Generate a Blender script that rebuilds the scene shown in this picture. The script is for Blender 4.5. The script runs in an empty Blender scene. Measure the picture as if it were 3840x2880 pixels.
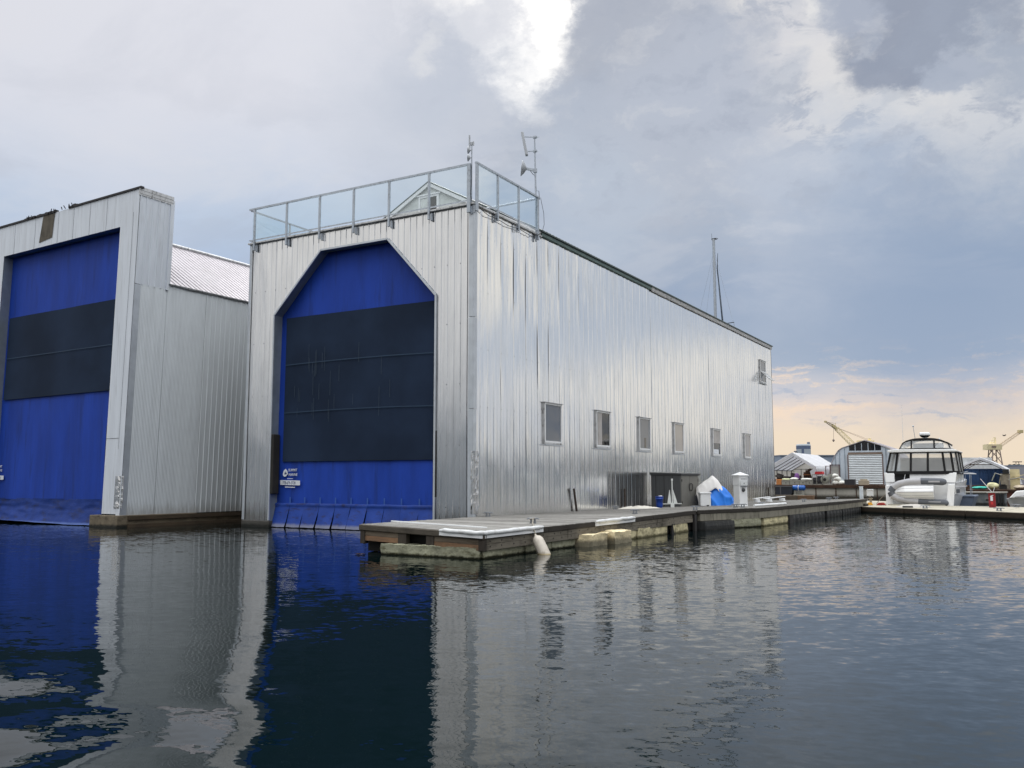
import bpy, math, random
import numpy as np
from mathutils import Vector, noise, Matrix, Euler
random.seed(7)
C = bpy.context.scene
COL = C.collection
R = math.radians

# ------------------------------------------------------------------ helpers
def srgb(r, g, b):
    f = lambda c: (c / 12.92 if c <= .04045 else ((c + .055) / 1.055) ** 2.4)
    return (f(r / 255), f(g / 255), f(b / 255), 1)

def root_loc(o):
    while o.parent: o = o.parent
    return Vector(o.location)

class MB:
    """collects faces for ONE mesh object"""
    def __init__(s): s.v = []; s.f = []; s.s = []
    def add(s, vs, fs, sm=False):
        n = len(s.v); s.v += [tuple(map(float, p)) for p in vs]
        s.f += [tuple(i + n for i in f) for f in fs]; s.s += [sm] * len(fs); return s
    def box(s, x0, x1, y0, y1, z0, z1):
        return s.add([(x0,y0,z0),(x1,y0,z0),(x1,y1,z0),(x0,y1,z0),(x0,y0,z1),(x1,y0,z1),(x1,y1,z1),(x0,y1,z1)],
                     [(0,3,2,1),(4,5,6,7),(0,1,5,4),(1,2,6,5),(2,3,7,6),(3,0,4,7)])
    def obox(s, c, ax, ay, az):
        c, ax, ay, az = map(Vector, (c, ax, ay, az))   # half-axis vectors
        P = [c + ax*i + ay*j + az*k for k in (-1,1) for i, j in ((-1,-1),(1,-1),(1,1),(-1,1))]
        return s.add(P, [(0,3,2,1),(4,5,6,7),(0,1,5,4),(1,2,6,5),(2,3,7,6),(3,0,4,7)])
    def bar(s, p, q, w, h, up=(0,0,1)):
        p, q = Vector(p), Vector(q); d = q - p; up = Vector(up)
        a = d.cross(up)
        if a.length < 1e-6: a = d.cross(Vector((1,0,0)))
        a.normalize(); b = a.cross(d).normalized()
        return s.obox((p+q)/2, a*w/2, d/2, b*h/2)
    def tube(s, pts, r, n=8, cap=True):
        pts = [Vector(p) for p in pts]; m = len(pts)
        rr = list(r) if isinstance(r, (list, tuple)) else [r]*m
        V = []; a = None
        for i, p in enumerate(pts):
            d = (pts[min(i+1,m-1)] - pts[max(i-1,0)]).normalized()
            if a is None:
                a = d.cross(Vector((0,0,1)))
                if a.length < 1e-3: a = d.cross(Vector((1,0,0)))
            a = (a - d*a.dot(d)).normalized(); b = d.cross(a)
            V += [p + (a*math.cos(2*math.pi*k/n) + b*math.sin(2*math.pi*k/n))*rr[i] for k in range(n)]
        F = [(i*n+k, i*n+(k+1)%n, (i+1)*n+(k+1)%n, (i+1)*n+k) for i in range(m-1) for k in range(n)]
        s.add(V, F, True)
        if cap: s.add(V[:n], [tuple(range(n))[::-1]]); s.add(V[-n:], [tuple(range(n))])
        return s
    def lathe(s, c, prof, n=20, axis=(0,0,1)):
        ax = Vector(axis).normalized(); a = ax.cross(Vector((0,1,0)))
        if a.length < 1e-3: a = ax.cross(Vector((1,0,0)))
        a.normalize(); b = ax.cross(a); c = Vector(c)
        V = [c + ax*h + (a*math.cos(2*math.pi*k/n) + b*math.sin(2*math.pi*k/n))*r for r, h in prof for k in range(n)]
        m = len(prof)
        s.add(V, [(i*n+k, i*n+(k+1)%n, (i+1)*n+(k+1)%n, (i+1)*n+k) for i in range(m-1) for k in range(n)], True)
        s.add(V[:n], [tuple(range(n))[::-1]]); s.add(V[-n:], [tuple(range(n))]); return s
    def prism(s, poly, axis, a0, a1):
        """poly of 2-D points extruded along axis ('x','y','z') from a0 to a1"""
        m = {'x': lambda p, a: (a, p[0], p[1]), 'y': lambda p, a: (p[0], a, p[1]), 'z': lambda p, a: (p[0], p[1], a)}[axis]
        n = len(poly); V = [m(p, a0) for p in poly] + [m(p, a1) for p in poly]
        return s.add(V, [tuple(range(n)), tuple(range(2*n-1, n-1, -1))] + [(i, i+n, (i+1)%n+n, (i+1)%n) for i in range(n)])
    def grid(s, fn, nu, nv, sm=True, closed=False):
        V = [fn(i/nu, j/nv) for j in range(nv+1) for i in range(nu+1)]; w = nu+1
        return s.add(V, [(j*w+i, j*w+i+1, (j+1)*w+i+1, (j+1)*w+i) for j in range(nv) for i in range(nu)], sm)
    def build(s, name, m, parent=None, label=None, bevel=0, local=False, solid=0, sharp=None, fix=True):
        me = bpy.data.meshes.new(name)
        off = Vector((0,0,0)) if (local or parent is None) else root_loc(parent)
        me.from_pydata([(x-off.x, y-off.y, z-off.z) for x, y, z in s.v], [], s.f)
        me.polygons.foreach_set('use_smooth', s.s); me.materials.append(m)
        if fix:
            import bmesh
            b = bmesh.new(); b.from_mesh(me); bmesh.ops.recalc_face_normals(b, faces=b.faces); b.to_mesh(me); b.free()
        me.update()
        if sharp: me.set_sharp_from_angle(angle=R(sharp))
        o = bpy.data.objects.new(name, me); COL.objects.link(o)
        if parent: o.parent = parent
        if label: o['label'] = label
        if bevel:
            b = o.modifiers.new('bevel', 'BEVEL'); b.width = bevel; b.segments = 2; b.limit_method = 'ANGLE'
        if solid:
            b = o.modifiers.new('solid', 'SOLIDIFY'); b.thickness = solid; b.offset = 0
        return o

def thing(name, label, cat, loc=(0,0,0), rot=(0,0,0), group=None):
    o = bpy.data.objects.new(name, None); o.empty_display_size = .3; COL.objects.link(o)
    o.location = loc; o.rotation_euler = rot
    return tag(o, label, cat, group)
def tag(o, label=None, cat=None, group=None, kind=None):
    if label: o['label'] = label
    if cat: o['category'] = cat
    if group: o['group'] = group
    if kind: o['kind'] = kind
    return o
def single(mb, name, m, label, cat, group=None, loc=None, **k):
    """a thing that is one mesh; its origin goes to loc"""
    if loc is not None:
        mb.v = [(x-loc[0], y-loc[1], z-loc[2]) for x, y, z in mb.v]
    o = mb.build(name, m, **k)
    if loc is not None: o.location = loc
    return tag(o, label, cat, group)
def dup(root, loc, label=None, rotz=None):
    def cp(o, par):
        c = o.copy(); COL.objects.link(c)
        if par: c.parent = par
        for ch in list(o.children): cp(ch, c)
        return c
    r = cp(root, None); r.location = loc
    if rotz is not None: r.rotation_euler = (0, 0, rotz)
    if label: r['label'] = label
    return r
def nz(x, y=0, z=0): return noise.noise(Vector((x, y, z)))
def text_mb(txt, size, fn, extr=0.0, shear=0.0, align='LEFT'):
    cu = bpy.data.curves.new('lettering', 'FONT'); cu.body = txt; cu.size = size; cu.align_x = align; cu.shear = shear; cu.offset = size*.012
    o = bpy.data.objects.new('lettering', cu); COL.objects.link(o)
    bpy.context.view_layer.update()
    me = bpy.data.meshes.new_from_object(o.evaluated_get(bpy.context.evaluated_depsgraph_get()))
    vs = [fn(v.co.x, v.co.y) for v in me.vertices]; fs = [tuple(p.vertices) for p in me.polygons]
    bpy.data.objects.remove(o); bpy.data.curves.remove(cu); bpy.data.meshes.remove(me)
    return vs, fs

# ------------------------------------------------------------------ node materials
class NT:
    def __init__(s, nt): s.nt = nt; s.N = nt.nodes; s.L = nt.links
    def n(s, t, **k):
        o = s.N.new(t)
        for a, b in k.items(): setattr(o, a, b)
        return o
    def put(s, sock, v):
        if hasattr(v, 'links') or isinstance(v, bpy.types.NodeSocket): s.L.new(v, sock)
        else: sock.default_value = v
    def math(s, op, a, b=0, c=None, clamp=False):
        o = s.n('ShaderNodeMath', operation=op); o.use_clamp = clamp
        s.put(o.inputs[0], a); s.put(o.inputs[1], b)
        if c is not None: s.put(o.inputs[2], c)
        return o.outputs[0]
    def vmath(s, op, a, b=None, scale=None):
        o = s.n('ShaderNodeVectorMath', operation=op); s.put(o.inputs[0], a)
        if b is not None: s.put(o.inputs[1], b)
        if scale is not None: s.put(o.inputs['Scale'], scale)
        return o.outputs['Value'] if op in ('DOT_PRODUCT','LENGTH') else o.outputs[0]
    def smooth(s, v, a, b, lo=0., hi=1.):
        o = s.n('ShaderNodeMapRange', interpolation_type='SMOOTHSTEP'); s.put(o.inputs[0], v)
        o.inputs[1].default_value = a; o.inputs[2].default_value = b; o.inputs[3].default_value = lo; o.inputs[4].default_value = hi
        return o.outputs[0]
    def mix(s, f, a, b, blend='MIX'):
        o = s.n('ShaderNodeMix', data_type='RGBA', blend_type=blend); s.put(o.inputs[0], f); s.put(o.inputs[6], a); s.put(o.inputs[7], b)
        return o.outputs[2]
    def noise(s, vec, scale, detail=3, rough=.55, out='Fac', dist=0):
        o = s.n('ShaderNodeTexNoise'); s.put(o.inputs['Vector'], vec); o.inputs['Scale'].default_value = scale
        o.inputs['Detail'].default_value = detail; o.inputs['Roughness'].default_value = rough; o.inputs['Distortion'].default_value = dist
        return o.outputs[out]
    def mul(s, vec, sc): return s.vmath('MULTIPLY', vec, sc)
    def ramp(s, f, stops, interp='LINEAR'):
        o = s.n('ShaderNodeValToRGB'); s.put(o.inputs[0], f); o.color_ramp.interpolation = interp
        e = o.color_ramp.elements
        while len(e) < len(stops): e.new(.5)
        for i, (p, c) in enumerate(stops): e[i].position = p; e[i].color = c
        return o.outputs[0]
    def sep(s, v):
        o = s.n('ShaderNodeSeparateXYZ'); s.put(o.inputs[0], v); return o.outputs
    def comb(s, x, y, z):
        o = s.n('ShaderNodeCombineXYZ'); s.put(o.inputs[0], x); s.put(o.inputs[1], y); s.put(o.inputs[2], z); return o.outputs[0]
    def bump(s, h, strength=1., dist=1., normal=None):
        o = s.n('ShaderNodeBump'); s.put(o.inputs['Height'], h); o.inputs['Strength'].default_value = strength; o.inputs['Distance'].default_value = dist
        if normal is not None: s.put(o.inputs['Normal'], normal)
        return o.outputs[0]

def newmat(name):
    m = bpy.data.materials.new(name); m.use_nodes = True
    t = NT(m.node_tree); p = m.node_tree.nodes['Principled BSDF']
    pos = t.n('ShaderNodeNewGeometry').outputs['Position']
    return m, t, p, pos

def mat(name, col, rough=.55, metal=0., var=.10, vs=2.5, vst=(1,1,1), bump=0., bs=25, bst=(1,1,1), spec=.5, dirt=None, stain=None, rvar=.08, coat=0):
    """col sRGB 0-255 of the thing, with haze where so named; dirt=(col, amount, scale, stretch); stain=(col, z0, z1, edge)"""
    m, t, p, pos = newmat(name)
    c = srgb(*col)
    lo = tuple(min(1, x*(1-var)) for x in c[:3]) + (1,); hi = tuple(min(1, x*(1+var)) for x in c[:3]) + (1,)
    n1 = t.noise(t.mul(pos, vst), vs, 5)
    k = t.mix(t.smooth(n1, .3, .7), lo, hi)
    if dirt:
        dcol, amt, ds, dst = dirt
        n2 = t.noise(t.mul(pos, dst), ds, 6, .65)
        k = t.mix(t.math('MULTIPLY', t.smooth(n2, .5, .72), amt), k, srgb(*dcol))
    if stain:
        scol, z0, z1, edge = stain
        z = t.sep(pos)[2]
        zz = t.math('ADD', z, t.math('MULTIPLY', t.math('SUBTRACT', t.noise(pos, 6, 5, .65), .5), edge))
        k = t.mix(t.smooth(zz, z0, z1, 1, 0), k, srgb(*scol))
    t.put(p.inputs['Base Color'], k)
    t.put(p.inputs['Roughness'], t.math('ADD', rough - rvar/2, t.math('MULTIPLY', n1, rvar)))
    p.inputs['Metallic'].default_value = metal; p.inputs['Specular IOR Level'].default_value = spec
    p.inputs['Coat Weight'].default_value = coat
    if bump: t.put(p.inputs['Normal'], t.bump(t.noise(t.mul(pos, bst), bs, 5, .6), 1., bump))
    return m

# ------------------------------------------------------------------ camera
CAM = Vector((17.9412, -27.8902, 2.0)); F = 3363.738; PITCH = .1062; YAW = .5277
cd = bpy.data.cameras.new('camera'); cam = bpy.data.objects.new('camera', cd); COL.objects.link(cam); C.camera = cam
cam.location = CAM; cam.rotation_euler = (math.pi/2 + PITCH, 0, YAW)
cd.sensor_width = 36; cd.lens = F/3840*36; cd.clip_end = 8000; cd.clip_start = .1
HD = Vector((-math.sin(YAW), math.cos(YAW), 0)); RT = Vector((math.cos(YAW), math.sin(YAW), 0))
FW = HD*math.cos(PITCH) + Vector((0,0,math.sin(PITCH))); UP = RT.cross(FW)
def ray(px, py): return FW + RT*((px-1920)/F) - UP*((py-1440)/F)
def at(px, py, D):
    """world point seen at photo pixel (3840 wide) at heading distance D"""
    d = ray(px, py); return CAM + d*(D/d.dot(HD))

# ------------------------------------------------------------------ light and sky
SUN = Vector((-.4315, .7790, .545)).normalized()
sl = bpy.data.lights.new('sun', 'SUN'); so = bpy.data.objects.new('sun', sl); COL.objects.link(so)
sl.energy = .75; sl.angle = R(10); sl.color = (1, .95, .88)
so.rotation_euler = (-SUN).to_track_quat('-Z', 'Y').to_euler(); so.location = (0, 0, 60)

w = bpy.data.worlds.new('World'); C.world = w; w.use_nodes = True
t = NT(w.node_tree); t.N.clear()
out = t.n('ShaderNodeOutputWorld')
sky = t.n('ShaderNodeTexSky', sky_type='NISHITA'); sky.sun_disc = False
sky.sun_elevation = R(31.5); sky.sun_rotation = R(-29); sky.air_density = 1; sky.dust_density = 2
bg1 = t.n('ShaderNodeBackground'); t.L.new(sky.outputs[0], bg1.inputs[0]); bg1.inputs[1].default_value = .06
D0 = t.n('ShaderNodeTexCoord').outputs['Generated']
dx, dy, dz_ = t.sep(D0)
warp = t.vmath('SUBTRACT', t.noise(t.mul(D0, (1, 1, 1.5)), 7.5, 9, .66, 'Color'), (.5, .5, .5))
warpf = t.vmath('SUBTRACT', t.noise(t.mul(D0, (1, 1, 1.6)), 3.2, 4, .5, 'Color'), (.5, .5, .5))
DW = t.vmath('NORMALIZE', t.vmath('ADD', t.vmath('ADD', D0, t.vmath('SCALE', warp, scale=.14)), t.vmath('SCALE', warpf, scale=.08)))
zj = t.math('ADD', dz_, t.math('MULTIPLY', t.math('SUBTRACT', t.noise(t.mul(D0, (1, 1, 5)), 2.2, 4), .5), .06))
S = srgb
base = t.ramp(zj, [(0., S(240,223,198)), (.05, S(241,223,201)), (.078, S(230,216,207)), (.10, S(206,205,211)), (.128, S(166,180,200)),
                   (.20, S(149,167,193)), (.28, S(161,176,197)), (.36, S(184,191,204)), (.48, S(194,199,209)), (.62, S(222,224,229)), (1., S(250,250,250))])
# pale lavender cloud deck over the left part
left = t.ramp(zj, [(0., S(215,212,208)), (.10, S(190,200,214)), (.2, S(172,190,217)), (.27, S(184,200,222)), (.33, S(204,212,227)), (.40, S(218,221,231)), (.6, S(232,232,237)), (1., S(250,250,250))])
lf = t.smooth(t.vmath('DOT_PRODUCT', DW, tuple(RT)), .06, -.22)
base = t.mix(lf, base, left)
# cloud deck noise on a plane above
zc = t.math('MAXIMUM', t.math('ADD', dz_, .13), .05)
cp = t.comb(t.math('DIVIDE', dx, zc), t.math('DIVIDE', dy, zc), 0)
cn = t.noise(t.vmath('ADD', cp, (1.7, 4.2, 0)), 1.7, 9, .60, dist=.5)
cn2 = t.noise(t.vmath('ADD', cp, (7.3, 2.1, 0)), 2.4, 7, .6)
hw = t.math('MULTIPLY', t.smooth(dz_, .15, .32), t.math('SUBTRACT', 1.0, t.math('MULTIPLY', lf, .55)))
base = t.mix(t.math('MULTIPLY', t.smooth(cn, .50, .62), t.math('MULTIPLY', hw, .52)), base, S(224,224,227))
base = t.mix(t.math('MULTIPLY', t.smooth(cn, .50, .38), t.math('MULTIPLY', hw, .80)), base, S(172,180,196))
base = t.mix(t.math('MULTIPLY', t.smooth(cn2, .55, .70), t.math('MULTIPLY', t.smooth(dz_, .10, .3), .22)), base, S(172,184,204))
# peach streaks low over the horizon
st = t.noise(t.vmath('ADD', t.mul(D0, (8, 8, 46)), t.vmath('SCALE', warp, scale=1.6)), 1.9, 7, .6)
band = t.math('MULTIPLY', t.smooth(dz_, .045, .075), t.smooth(dz_, .15, .105))
base = t.mix(t.math('MULTIPLY', t.smooth(st, .50, .66), t.math('MULTIPLY', band, .75)), base, S(248,224,200))
base = t.mix(t.math('MULTIPLY', t.smooth(st, .46, .32), t.math('MULTIPLY', band, .70)), base, S(172,184,204))
def blob(base, px, py, r0, r1, col, amt=1., gain=1.):
    d = ray(px, py).normalized()
    dist = t.vmath('LENGTH', t.vmath('SUBTRACT', DW, tuple(d)))
    c = S(*col); c = tuple(x*gain for x in c[:3]) + (1,)
    return t.mix(t.smooth(dist, r1, r0, 0, amt), base, c)
K = 3840/2212
# torn mid-scale cloud texture, strongest up on the right
cn3 = t.noise(t.vmath('ADD', t.mul(D0, (1, 1, 1.9)), t.vmath('SCALE', warpf, scale=.35)), 9.5, 10, .66)
rgt_ = t.math('MULTIPLY', t.smooth(t.vmath('DOT_PRODUCT', D0, tuple(RT)), -.20, .15), t.smooth(dz_, .22, .36))
for b in [(1860, 190, .04, .16, (224,223,223), .85), (1640, 120, .03, .12, (217,217,222), .75), (1590, 40, .01, .05, (232,230,227), .7), (2130, 260, .03, .12, (216,218,222), .7),
          (700, 60, .05, .22, (222,224,233), .6), (150, 60, .05, .25, (224,225,233), .6)]:
    base = blob(base, b[0]*K, b[1]*K, *b[2:])
base = t.mix(t.math('MULTIPLY', t.smooth(cn3, .52, .64), t.math('MULTIPLY', rgt_, .42)), base, S(226,225,225))
base = t.mix(t.math('MULTIPLY', t.smooth(cn3, .51, .42), t.math('MULTIPLY', rgt_, .85)), base, S(170,178,193))
for b in [(1135, 60, .010, .075, 1.2), (1160, 130, .004, .055, 1.2), (1130, -20, .02, .10, 1.2), (1190, 220, .001, .026, 1.05), (930, 85, .001, .020, .93),
          (1440, 50, .002, .026, .93), (2205, 65, .002, .018, .98), (1790, 10, .004, .024, .9)]:
    base = blob(base, b[0]*K, b[1]*K, b[2], b[3], (255,253,250), 1., b[4])
for b in [ # px,py in overview px; darker cloud masses with firmer edges
    (1320, 90, .040, .080, (168,175,189), .92), (1450, 140, .03, .085, (176,183,197), .9), (1260, 190, .020, .050, (174,182,197), .9), (1285, 20, .025, .05, (172,179,193), .92), (1540, 200, .03, .09, (182,189,203), .8), (1620, 60, .01, .04, (188,193,205), .7),
    (990, 185, .02, .10, (186,194,209), .85), (870, 250, .03, .14, (199,206,219), .6), (1060, 40, .01, .035, (205,209,220), .7),
    (1250, 330, .03, .14, (178,188,204), .8), (1500, 290, .03, .12, (183,191,206), .75),
    (1990, 30, .060, .085, (148,157,175), .95), (1850, 20, .02, .045, (172,180,196), .9), (2110, 75, .035, .060, (154,163,180), .92), (2180, 150, .022, .045, (171,180,195), .9),
    (1893, 102, .008, .019, (160,169,186), .95), (2060, 185, .010, .026, (172,181,197), .92), (2100, 150, .006, .02, (176,184,199), .85), (1700, 190, .012, .04, (188,195,207), .7), (1960, 220, .006, .02, (190,196,206), .7), (1400, 420, .03, .16, (182,190,204), .55),
    (1250, 480, .03, .12, (187,199,215), .5), (1760, 470, .03, .15, (198,205,218), .5), (1850, 380, .02, .10, (181,193,211), .65), (1650, 400, .01, .07, (187,197,213), .5), (2000, 620, .04, .18, (150,168,194), .7)]:
    base = blob(base, b[0]*K, b[1]*K, *b[2:])
cn4 = t.noise(t.vmath('ADD', t.mul(D0, (1, 1, 1.7)), t.vmath('SCALE', warp, scale=.10)), 15., 8, .6)
base = t.mix(t.math('MULTIPLY', t.smooth(cn4, .52, .68), t.math('MULTIPLY', rgt_, .26)), base, S(222,223,225))
base = t.mix(t.math('MULTIPLY', t.smooth(cn4, .48, .34), t.math('MULTIPLY', rgt_, .40)), base, S(160,169,186))
# out of the frame: bright broken overcast to the right, greyer behind
cream = t.mix(t.smooth(t.noise(t.mul(D0, (1, 1, 2.0)), 6.5, 7, .6), .43, .57), S(176,188,206), S(250,244,232))
rt = t.vmath('DOT_PRODUCT', D0, (.50, .866, 0))     # azimuth right of +Y
rmask = t.math('MULTIPLY', t.smooth(dx, .03, .20), t.math('MULTIPLY', t.smooth(dz_, .0, .03), t.smooth(dy, -.5, .2)))
base = t.mix(t.math('MULTIPLY', rmask, .9), base, cream)
back = t.mix(t.smooth(t.noise(t.mul(D0, (1, 1, 2.)), 2.6, 6, .6), .38, .62), S(204,208,214), S(244,242,238))
base = t.mix(t.smooth(dy, .1, -.35), base, back)
# overhead sky, out of frame, raised to brighten the objects below
zen = t.smooth(dz_, .55, .85)
base = t.mix(zen, base, (2.9, 2.95, 3.0, 1))
base = t.mix(t.smooth(dz_, 0, -.02), base, S(60,70,75))
bg2 = t.n('ShaderNodeBackground'); t.L.new(base, bg2.inputs[0]); bg2.inputs[1].default_value = 1.0
mx = t.n('ShaderNodeMixShader'); mx.inputs[0].default_value = .985
t.L.new(bg1.outputs[0], mx.inputs[1]); t.L.new(bg2.outputs[0], mx.inputs[2]); t.L.new(mx.outputs[0], out.inputs[0])

C.view_settings.view_transform = 'Standard'; C.view_settings.look = 'None'
C.view_settings.exposure = 0; C.view_settings.gamma = 1
C.cycles.max_bounces = 10; C.cycles.transparent_max_bounces = 16; C.cycles.caustics_reflective = False; C.cycles.caustics_refractive = False
C.cycles.sample_clamp_indirect = 6

# ------------------------------------------------------------------ shared materials
def clad_mat(name, col, rough, bumpamt, metal=1., streak=.10, screws=None, foot=.5):
    """weathered bare sheet metal: vertical dents smear what it mirrors"""
    m, t, p, pos = newmat(name)
    c = srgb(*col)
    n1 = t.noise(t.mul(pos, (2.2, 2.2, .12)), 3.0, 5, .6)
    n2 = t.noise(t.mul(pos, (1, 1, .5)), .8, 4)
    k = t.mix(t.smooth(n1, .35, .75), c, tuple(x*(1-streak*2) for x in c[:3]) + (1,))
    k = t.mix(t.math('MULTIPLY', t.smooth(n2, .5, .75), .35), k, tuple(x*.82 for x in c[:3]) + (1,))
    zf = t.math('ADD', t.sep(pos)[2], t.math('MULTIPLY', t.math('SUBTRACT', t.noise(t.mul(pos, (3, 3, .6)), 2., 5, .65), .5), 1.1))
    k = t.mix(t.math('MULTIPLY', t.smooth(zf, 1.1, .35), foot), k, srgb(112,104,92))      # splash dirt at the foot
    if screws:      # rows of roofing screws along the ribs
        ax_, pitch, off, zp, zo, rr_ = screws; C3 = t.sep(pos)
        fr_ = lambda v, p_, o_: t.math('MULTIPLY', t.math('SUBTRACT', t.math('FRACT', t.math('DIVIDE', t.math('SUBTRACT', v, o_ - p_/2), p_)), .5), p_)
        a_ = fr_(C3[ax_], pitch, off); b_ = fr_(t.math('ADD', C3[2], t.math('MULTIPLY', t.noise(t.mul(pos, (.3,.3,0)), 1.), .06)), zp, zo)
        d_ = t.math('SQRT', t.math('ADD', t.math('MULTIPLY', a_, a_), t.math('MULTIPLY', b_, b_)))
        k = t.mix(t.smooth(d_, rr_*1.25, rr_*.7), k, srgb(70,70,72))
    t.put(p.inputs['Base Color'], k)
    p.inputs['Metallic'].default_value = metal
    t.put(p.inputs['Roughness'], t.math('ADD', rough-.06, t.math('MULTIPLY', n2, .14)))
    h1 = t.noise(t.mul(pos, (2.4, 2.4, .50)), 1.0, 2, .45)
    h2 = t.noise(t.mul(pos, (11, 11, .35)), 1.0, 2, .5)
    h = t.math('ADD', t.math('MULTIPLY', h1, .014), t.math('MULTIPLY', h2, .0011))
    t.put(p.inputs['Normal'], t.bump(h, 1., bumpamt))
    return m
M_side = clad_mat('bare_metal_cladding', (242,243,244), .16, 1.0, streak=.04, foot=.12, screws=(1,.5,.045,2.2,.35,.020))
M_front = clad_mat('front_metal_cladding', (224,225,227), .22, 1.0, streak=.06, foot=.55, screws=(0,.6,.03,2.3,1.0,.020))
M_corr = clad_mat('corrugated_metal', (232,238,243), .42, .9, .15, .06)
M_paint = mat('grey_white_paint', (222,228,237), .45, .1, .05, 1.2, (3,3,.3), spec=.5, dirt=((150,150,150), .30, 2.2, (5,5,.25)))
M_trim = mat('folded_trim_metal', (198,204,211), .38, .5, .08, 2)
M_greyside = mat('reveal_metal', (136,146,156), .5, .3, .1, 2)
M_gap = mat('dark_gap', (18,18,18), .9, 0, .05)
M_blue = mat('blue_curtain_fabric', (30,66,164), .6, 0, .16, .7, (1.5,1,.3), bump=.022, bs=1.0, bst=(2.2,1,.30), spec=.25, dirt=((28,52,120), .7, 1.2, (2.5,2.5,.25)))
M_bluelow = mat('stained_blue_fabric', (32,64,146), .55, 0, .15, 1.6, bump=.015, bs=2.5, bst=(1.5,1,.8), spec=.3, dirt=((40,38,60), .75, 2.2, (1,1,2.5)), stain=((120,125,150), .08, .22, .10))
M_mesh = mat('dark_mesh_panel', (36,49,70), .7, 0, .25, .30, bump=.004, bs=1.5, bst=(2,1,.4), spec=.12)
M_seam = mat('blue_seam_tape', (26,54,80), .6)
M_strap = mat('blue_webbing', (52,92,170), .6)
M_alu = mat('rail_aluminium', (178,186,196), .38, .6, .08, 6, dirt=((110,110,112), .5, 9, (1,1,1)))
M_white = mat('white_vinyl', (232,234,236), .35, 0, .03)
M_capmetal = mat('weathered_flashing', (205,206,208), .45, .5, .1, 3, dirt=((70,66,64), .8, 3, (3,3,1)))
M_roof = mat('green_grey_roof', (74,88,88), .5, .3, .1, 2)
M_lbroof = mat('pale_metal_roof', (186,181,186), .45, .25, .06, 1.5, dirt=((170,165,168), .5, 2, (1,1,1)))
M_siding = mat('pale_gable_siding', (206,210,208), .6)
M_rubber = mat('black_rubber', (34,34,34), .7, 0, .15, 5)
M_sign = mat('white_print', (225,230,238), .5)
M_signgrey = mat('grey_print', (70,74,84), .5)
def glass_mat(name, base, rough=.04, ior=1.9):
    m, t, p, pos = newmat(name)
    p.inputs['Base Color'].default_value = srgb(*base); p.inputs['Roughness'].default_value = rough; p.inputs['IOR'].default_value = ior
    t.put(p.inputs['Normal'], t.bump(t.noise(pos, .8, 2), 1., .01))
    return m
M_glass = glass_mat('window_glass', (92,99,110), ior=1.6); M_glass2 = glass_mat('peach_reflection_glass', (152,147,143), ior=1.7); M_glassdk = glass_mat('dark_glass', (26,29,33), ior=1.6)  # paler second glass: peach sky reflection put into the base colour
def clear_mat(name, tint, refl=.08, rough=.02, op=0., opcol=(200,205,205)):
    m = bpy.data.materials.new(name); m.use_nodes = True; t = NT(m.node_tree); t.N.clear()
    o = t.n('ShaderNodeOutputMaterial'); tr = t.n('ShaderNodeBsdfTransparent'); tr.inputs[0].default_value = tint
    g = t.n('ShaderNodeBsdfGlossy'); g.inputs['Roughness'].default_value = rough; g.inputs[0].default_value = (.9,.95,1,1)
    lw = t.n('ShaderNodeLayerWeight'); lw.inputs[0].default_value = .25
    f = t.math('ADD', refl*.5, t.math('MULTIPLY', lw.outputs['Fresnel'], refl*2), clamp=True)
    a = t.n('ShaderNodeMixShader'); t.put(a.inputs[0], f); t.L.new(tr.outputs[0], a.inputs[1]); t.L.new(g.outputs[0], a.inputs[2])
    if op:
        d = t.n('ShaderNodeBsdfDiffuse'); d.inputs[0].default_value = srgb(*opcol)
        b = t.n('ShaderNodeMixShader'); b.inputs[0].default_value = op; t.L.new(a.outputs[0], b.inputs[1]); t.L.new(d.outputs[0], b.inputs[2]); a = b
    t.L.new(a.outputs[0], o.inputs[0]); return m
M_railglass = clear_mat('rail_glass', (.93,.965,.975,1), .09)
M_vinyl = clear_mat('clear_vinyl', (.88,.90,.90,1), .14, .05, .32, (228,229,229))

def fabric_mat(name, col, tr=.45, rough=.7):
    m, t, p, pos = newmat(name); c = srgb(*col)
    n1 = t.noise(pos, .8, 4); k = t.mix(t.smooth(n1, .3, .7), c, tuple(x*.93 for x in c[:3])+(1,))
    t.put(p.inputs['Base Color'], k); p.inputs['Roughness'].default_value = rough
    b = t.n('ShaderNodeBsdfTranslucent'); t.put(b.inputs[0], k); a = t.n('ShaderNodeMixShader'); a.inputs[0].default_value = tr
    t.L.new(p.outputs[0], a.inputs[1]); t.L.new(b.outputs[0], a.inputs[2]); t.L.new(a.outputs[0], t.N['Material Output'].inputs[0]); return m

# ------------------------------------------------------------------ water and far land
m, t, p, pos = newmat('harbour_water')
p.inputs['Base Color'].default_value = (.0011, .0056, .0064, 1); p.inputs['IOR'].default_value = 1.36
px_, py_, _ = t.sep(pos)
# frame of the ripples: u along the crests, v across them
def rot(a):
    ca, sa = math.cos(a), math.sin(a)
    return t.math('ADD', t.math('MULTIPLY', px_, ca), t.math('MULTIPLY', py_, sa)), t.math('ADD', t.math('MULTIPLY', px_, -sa), t.math('MULTIPLY', py_, ca))
u1, v1 = rot(YAW + .10); u2, v2 = rot(YAW - .35)
def gradn(vec, sc, det):
    c = t.noise(vec, sc, det, .5, 'Color'); return t.vmath('SUBTRACT', c, (.5, .5, .5))
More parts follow.
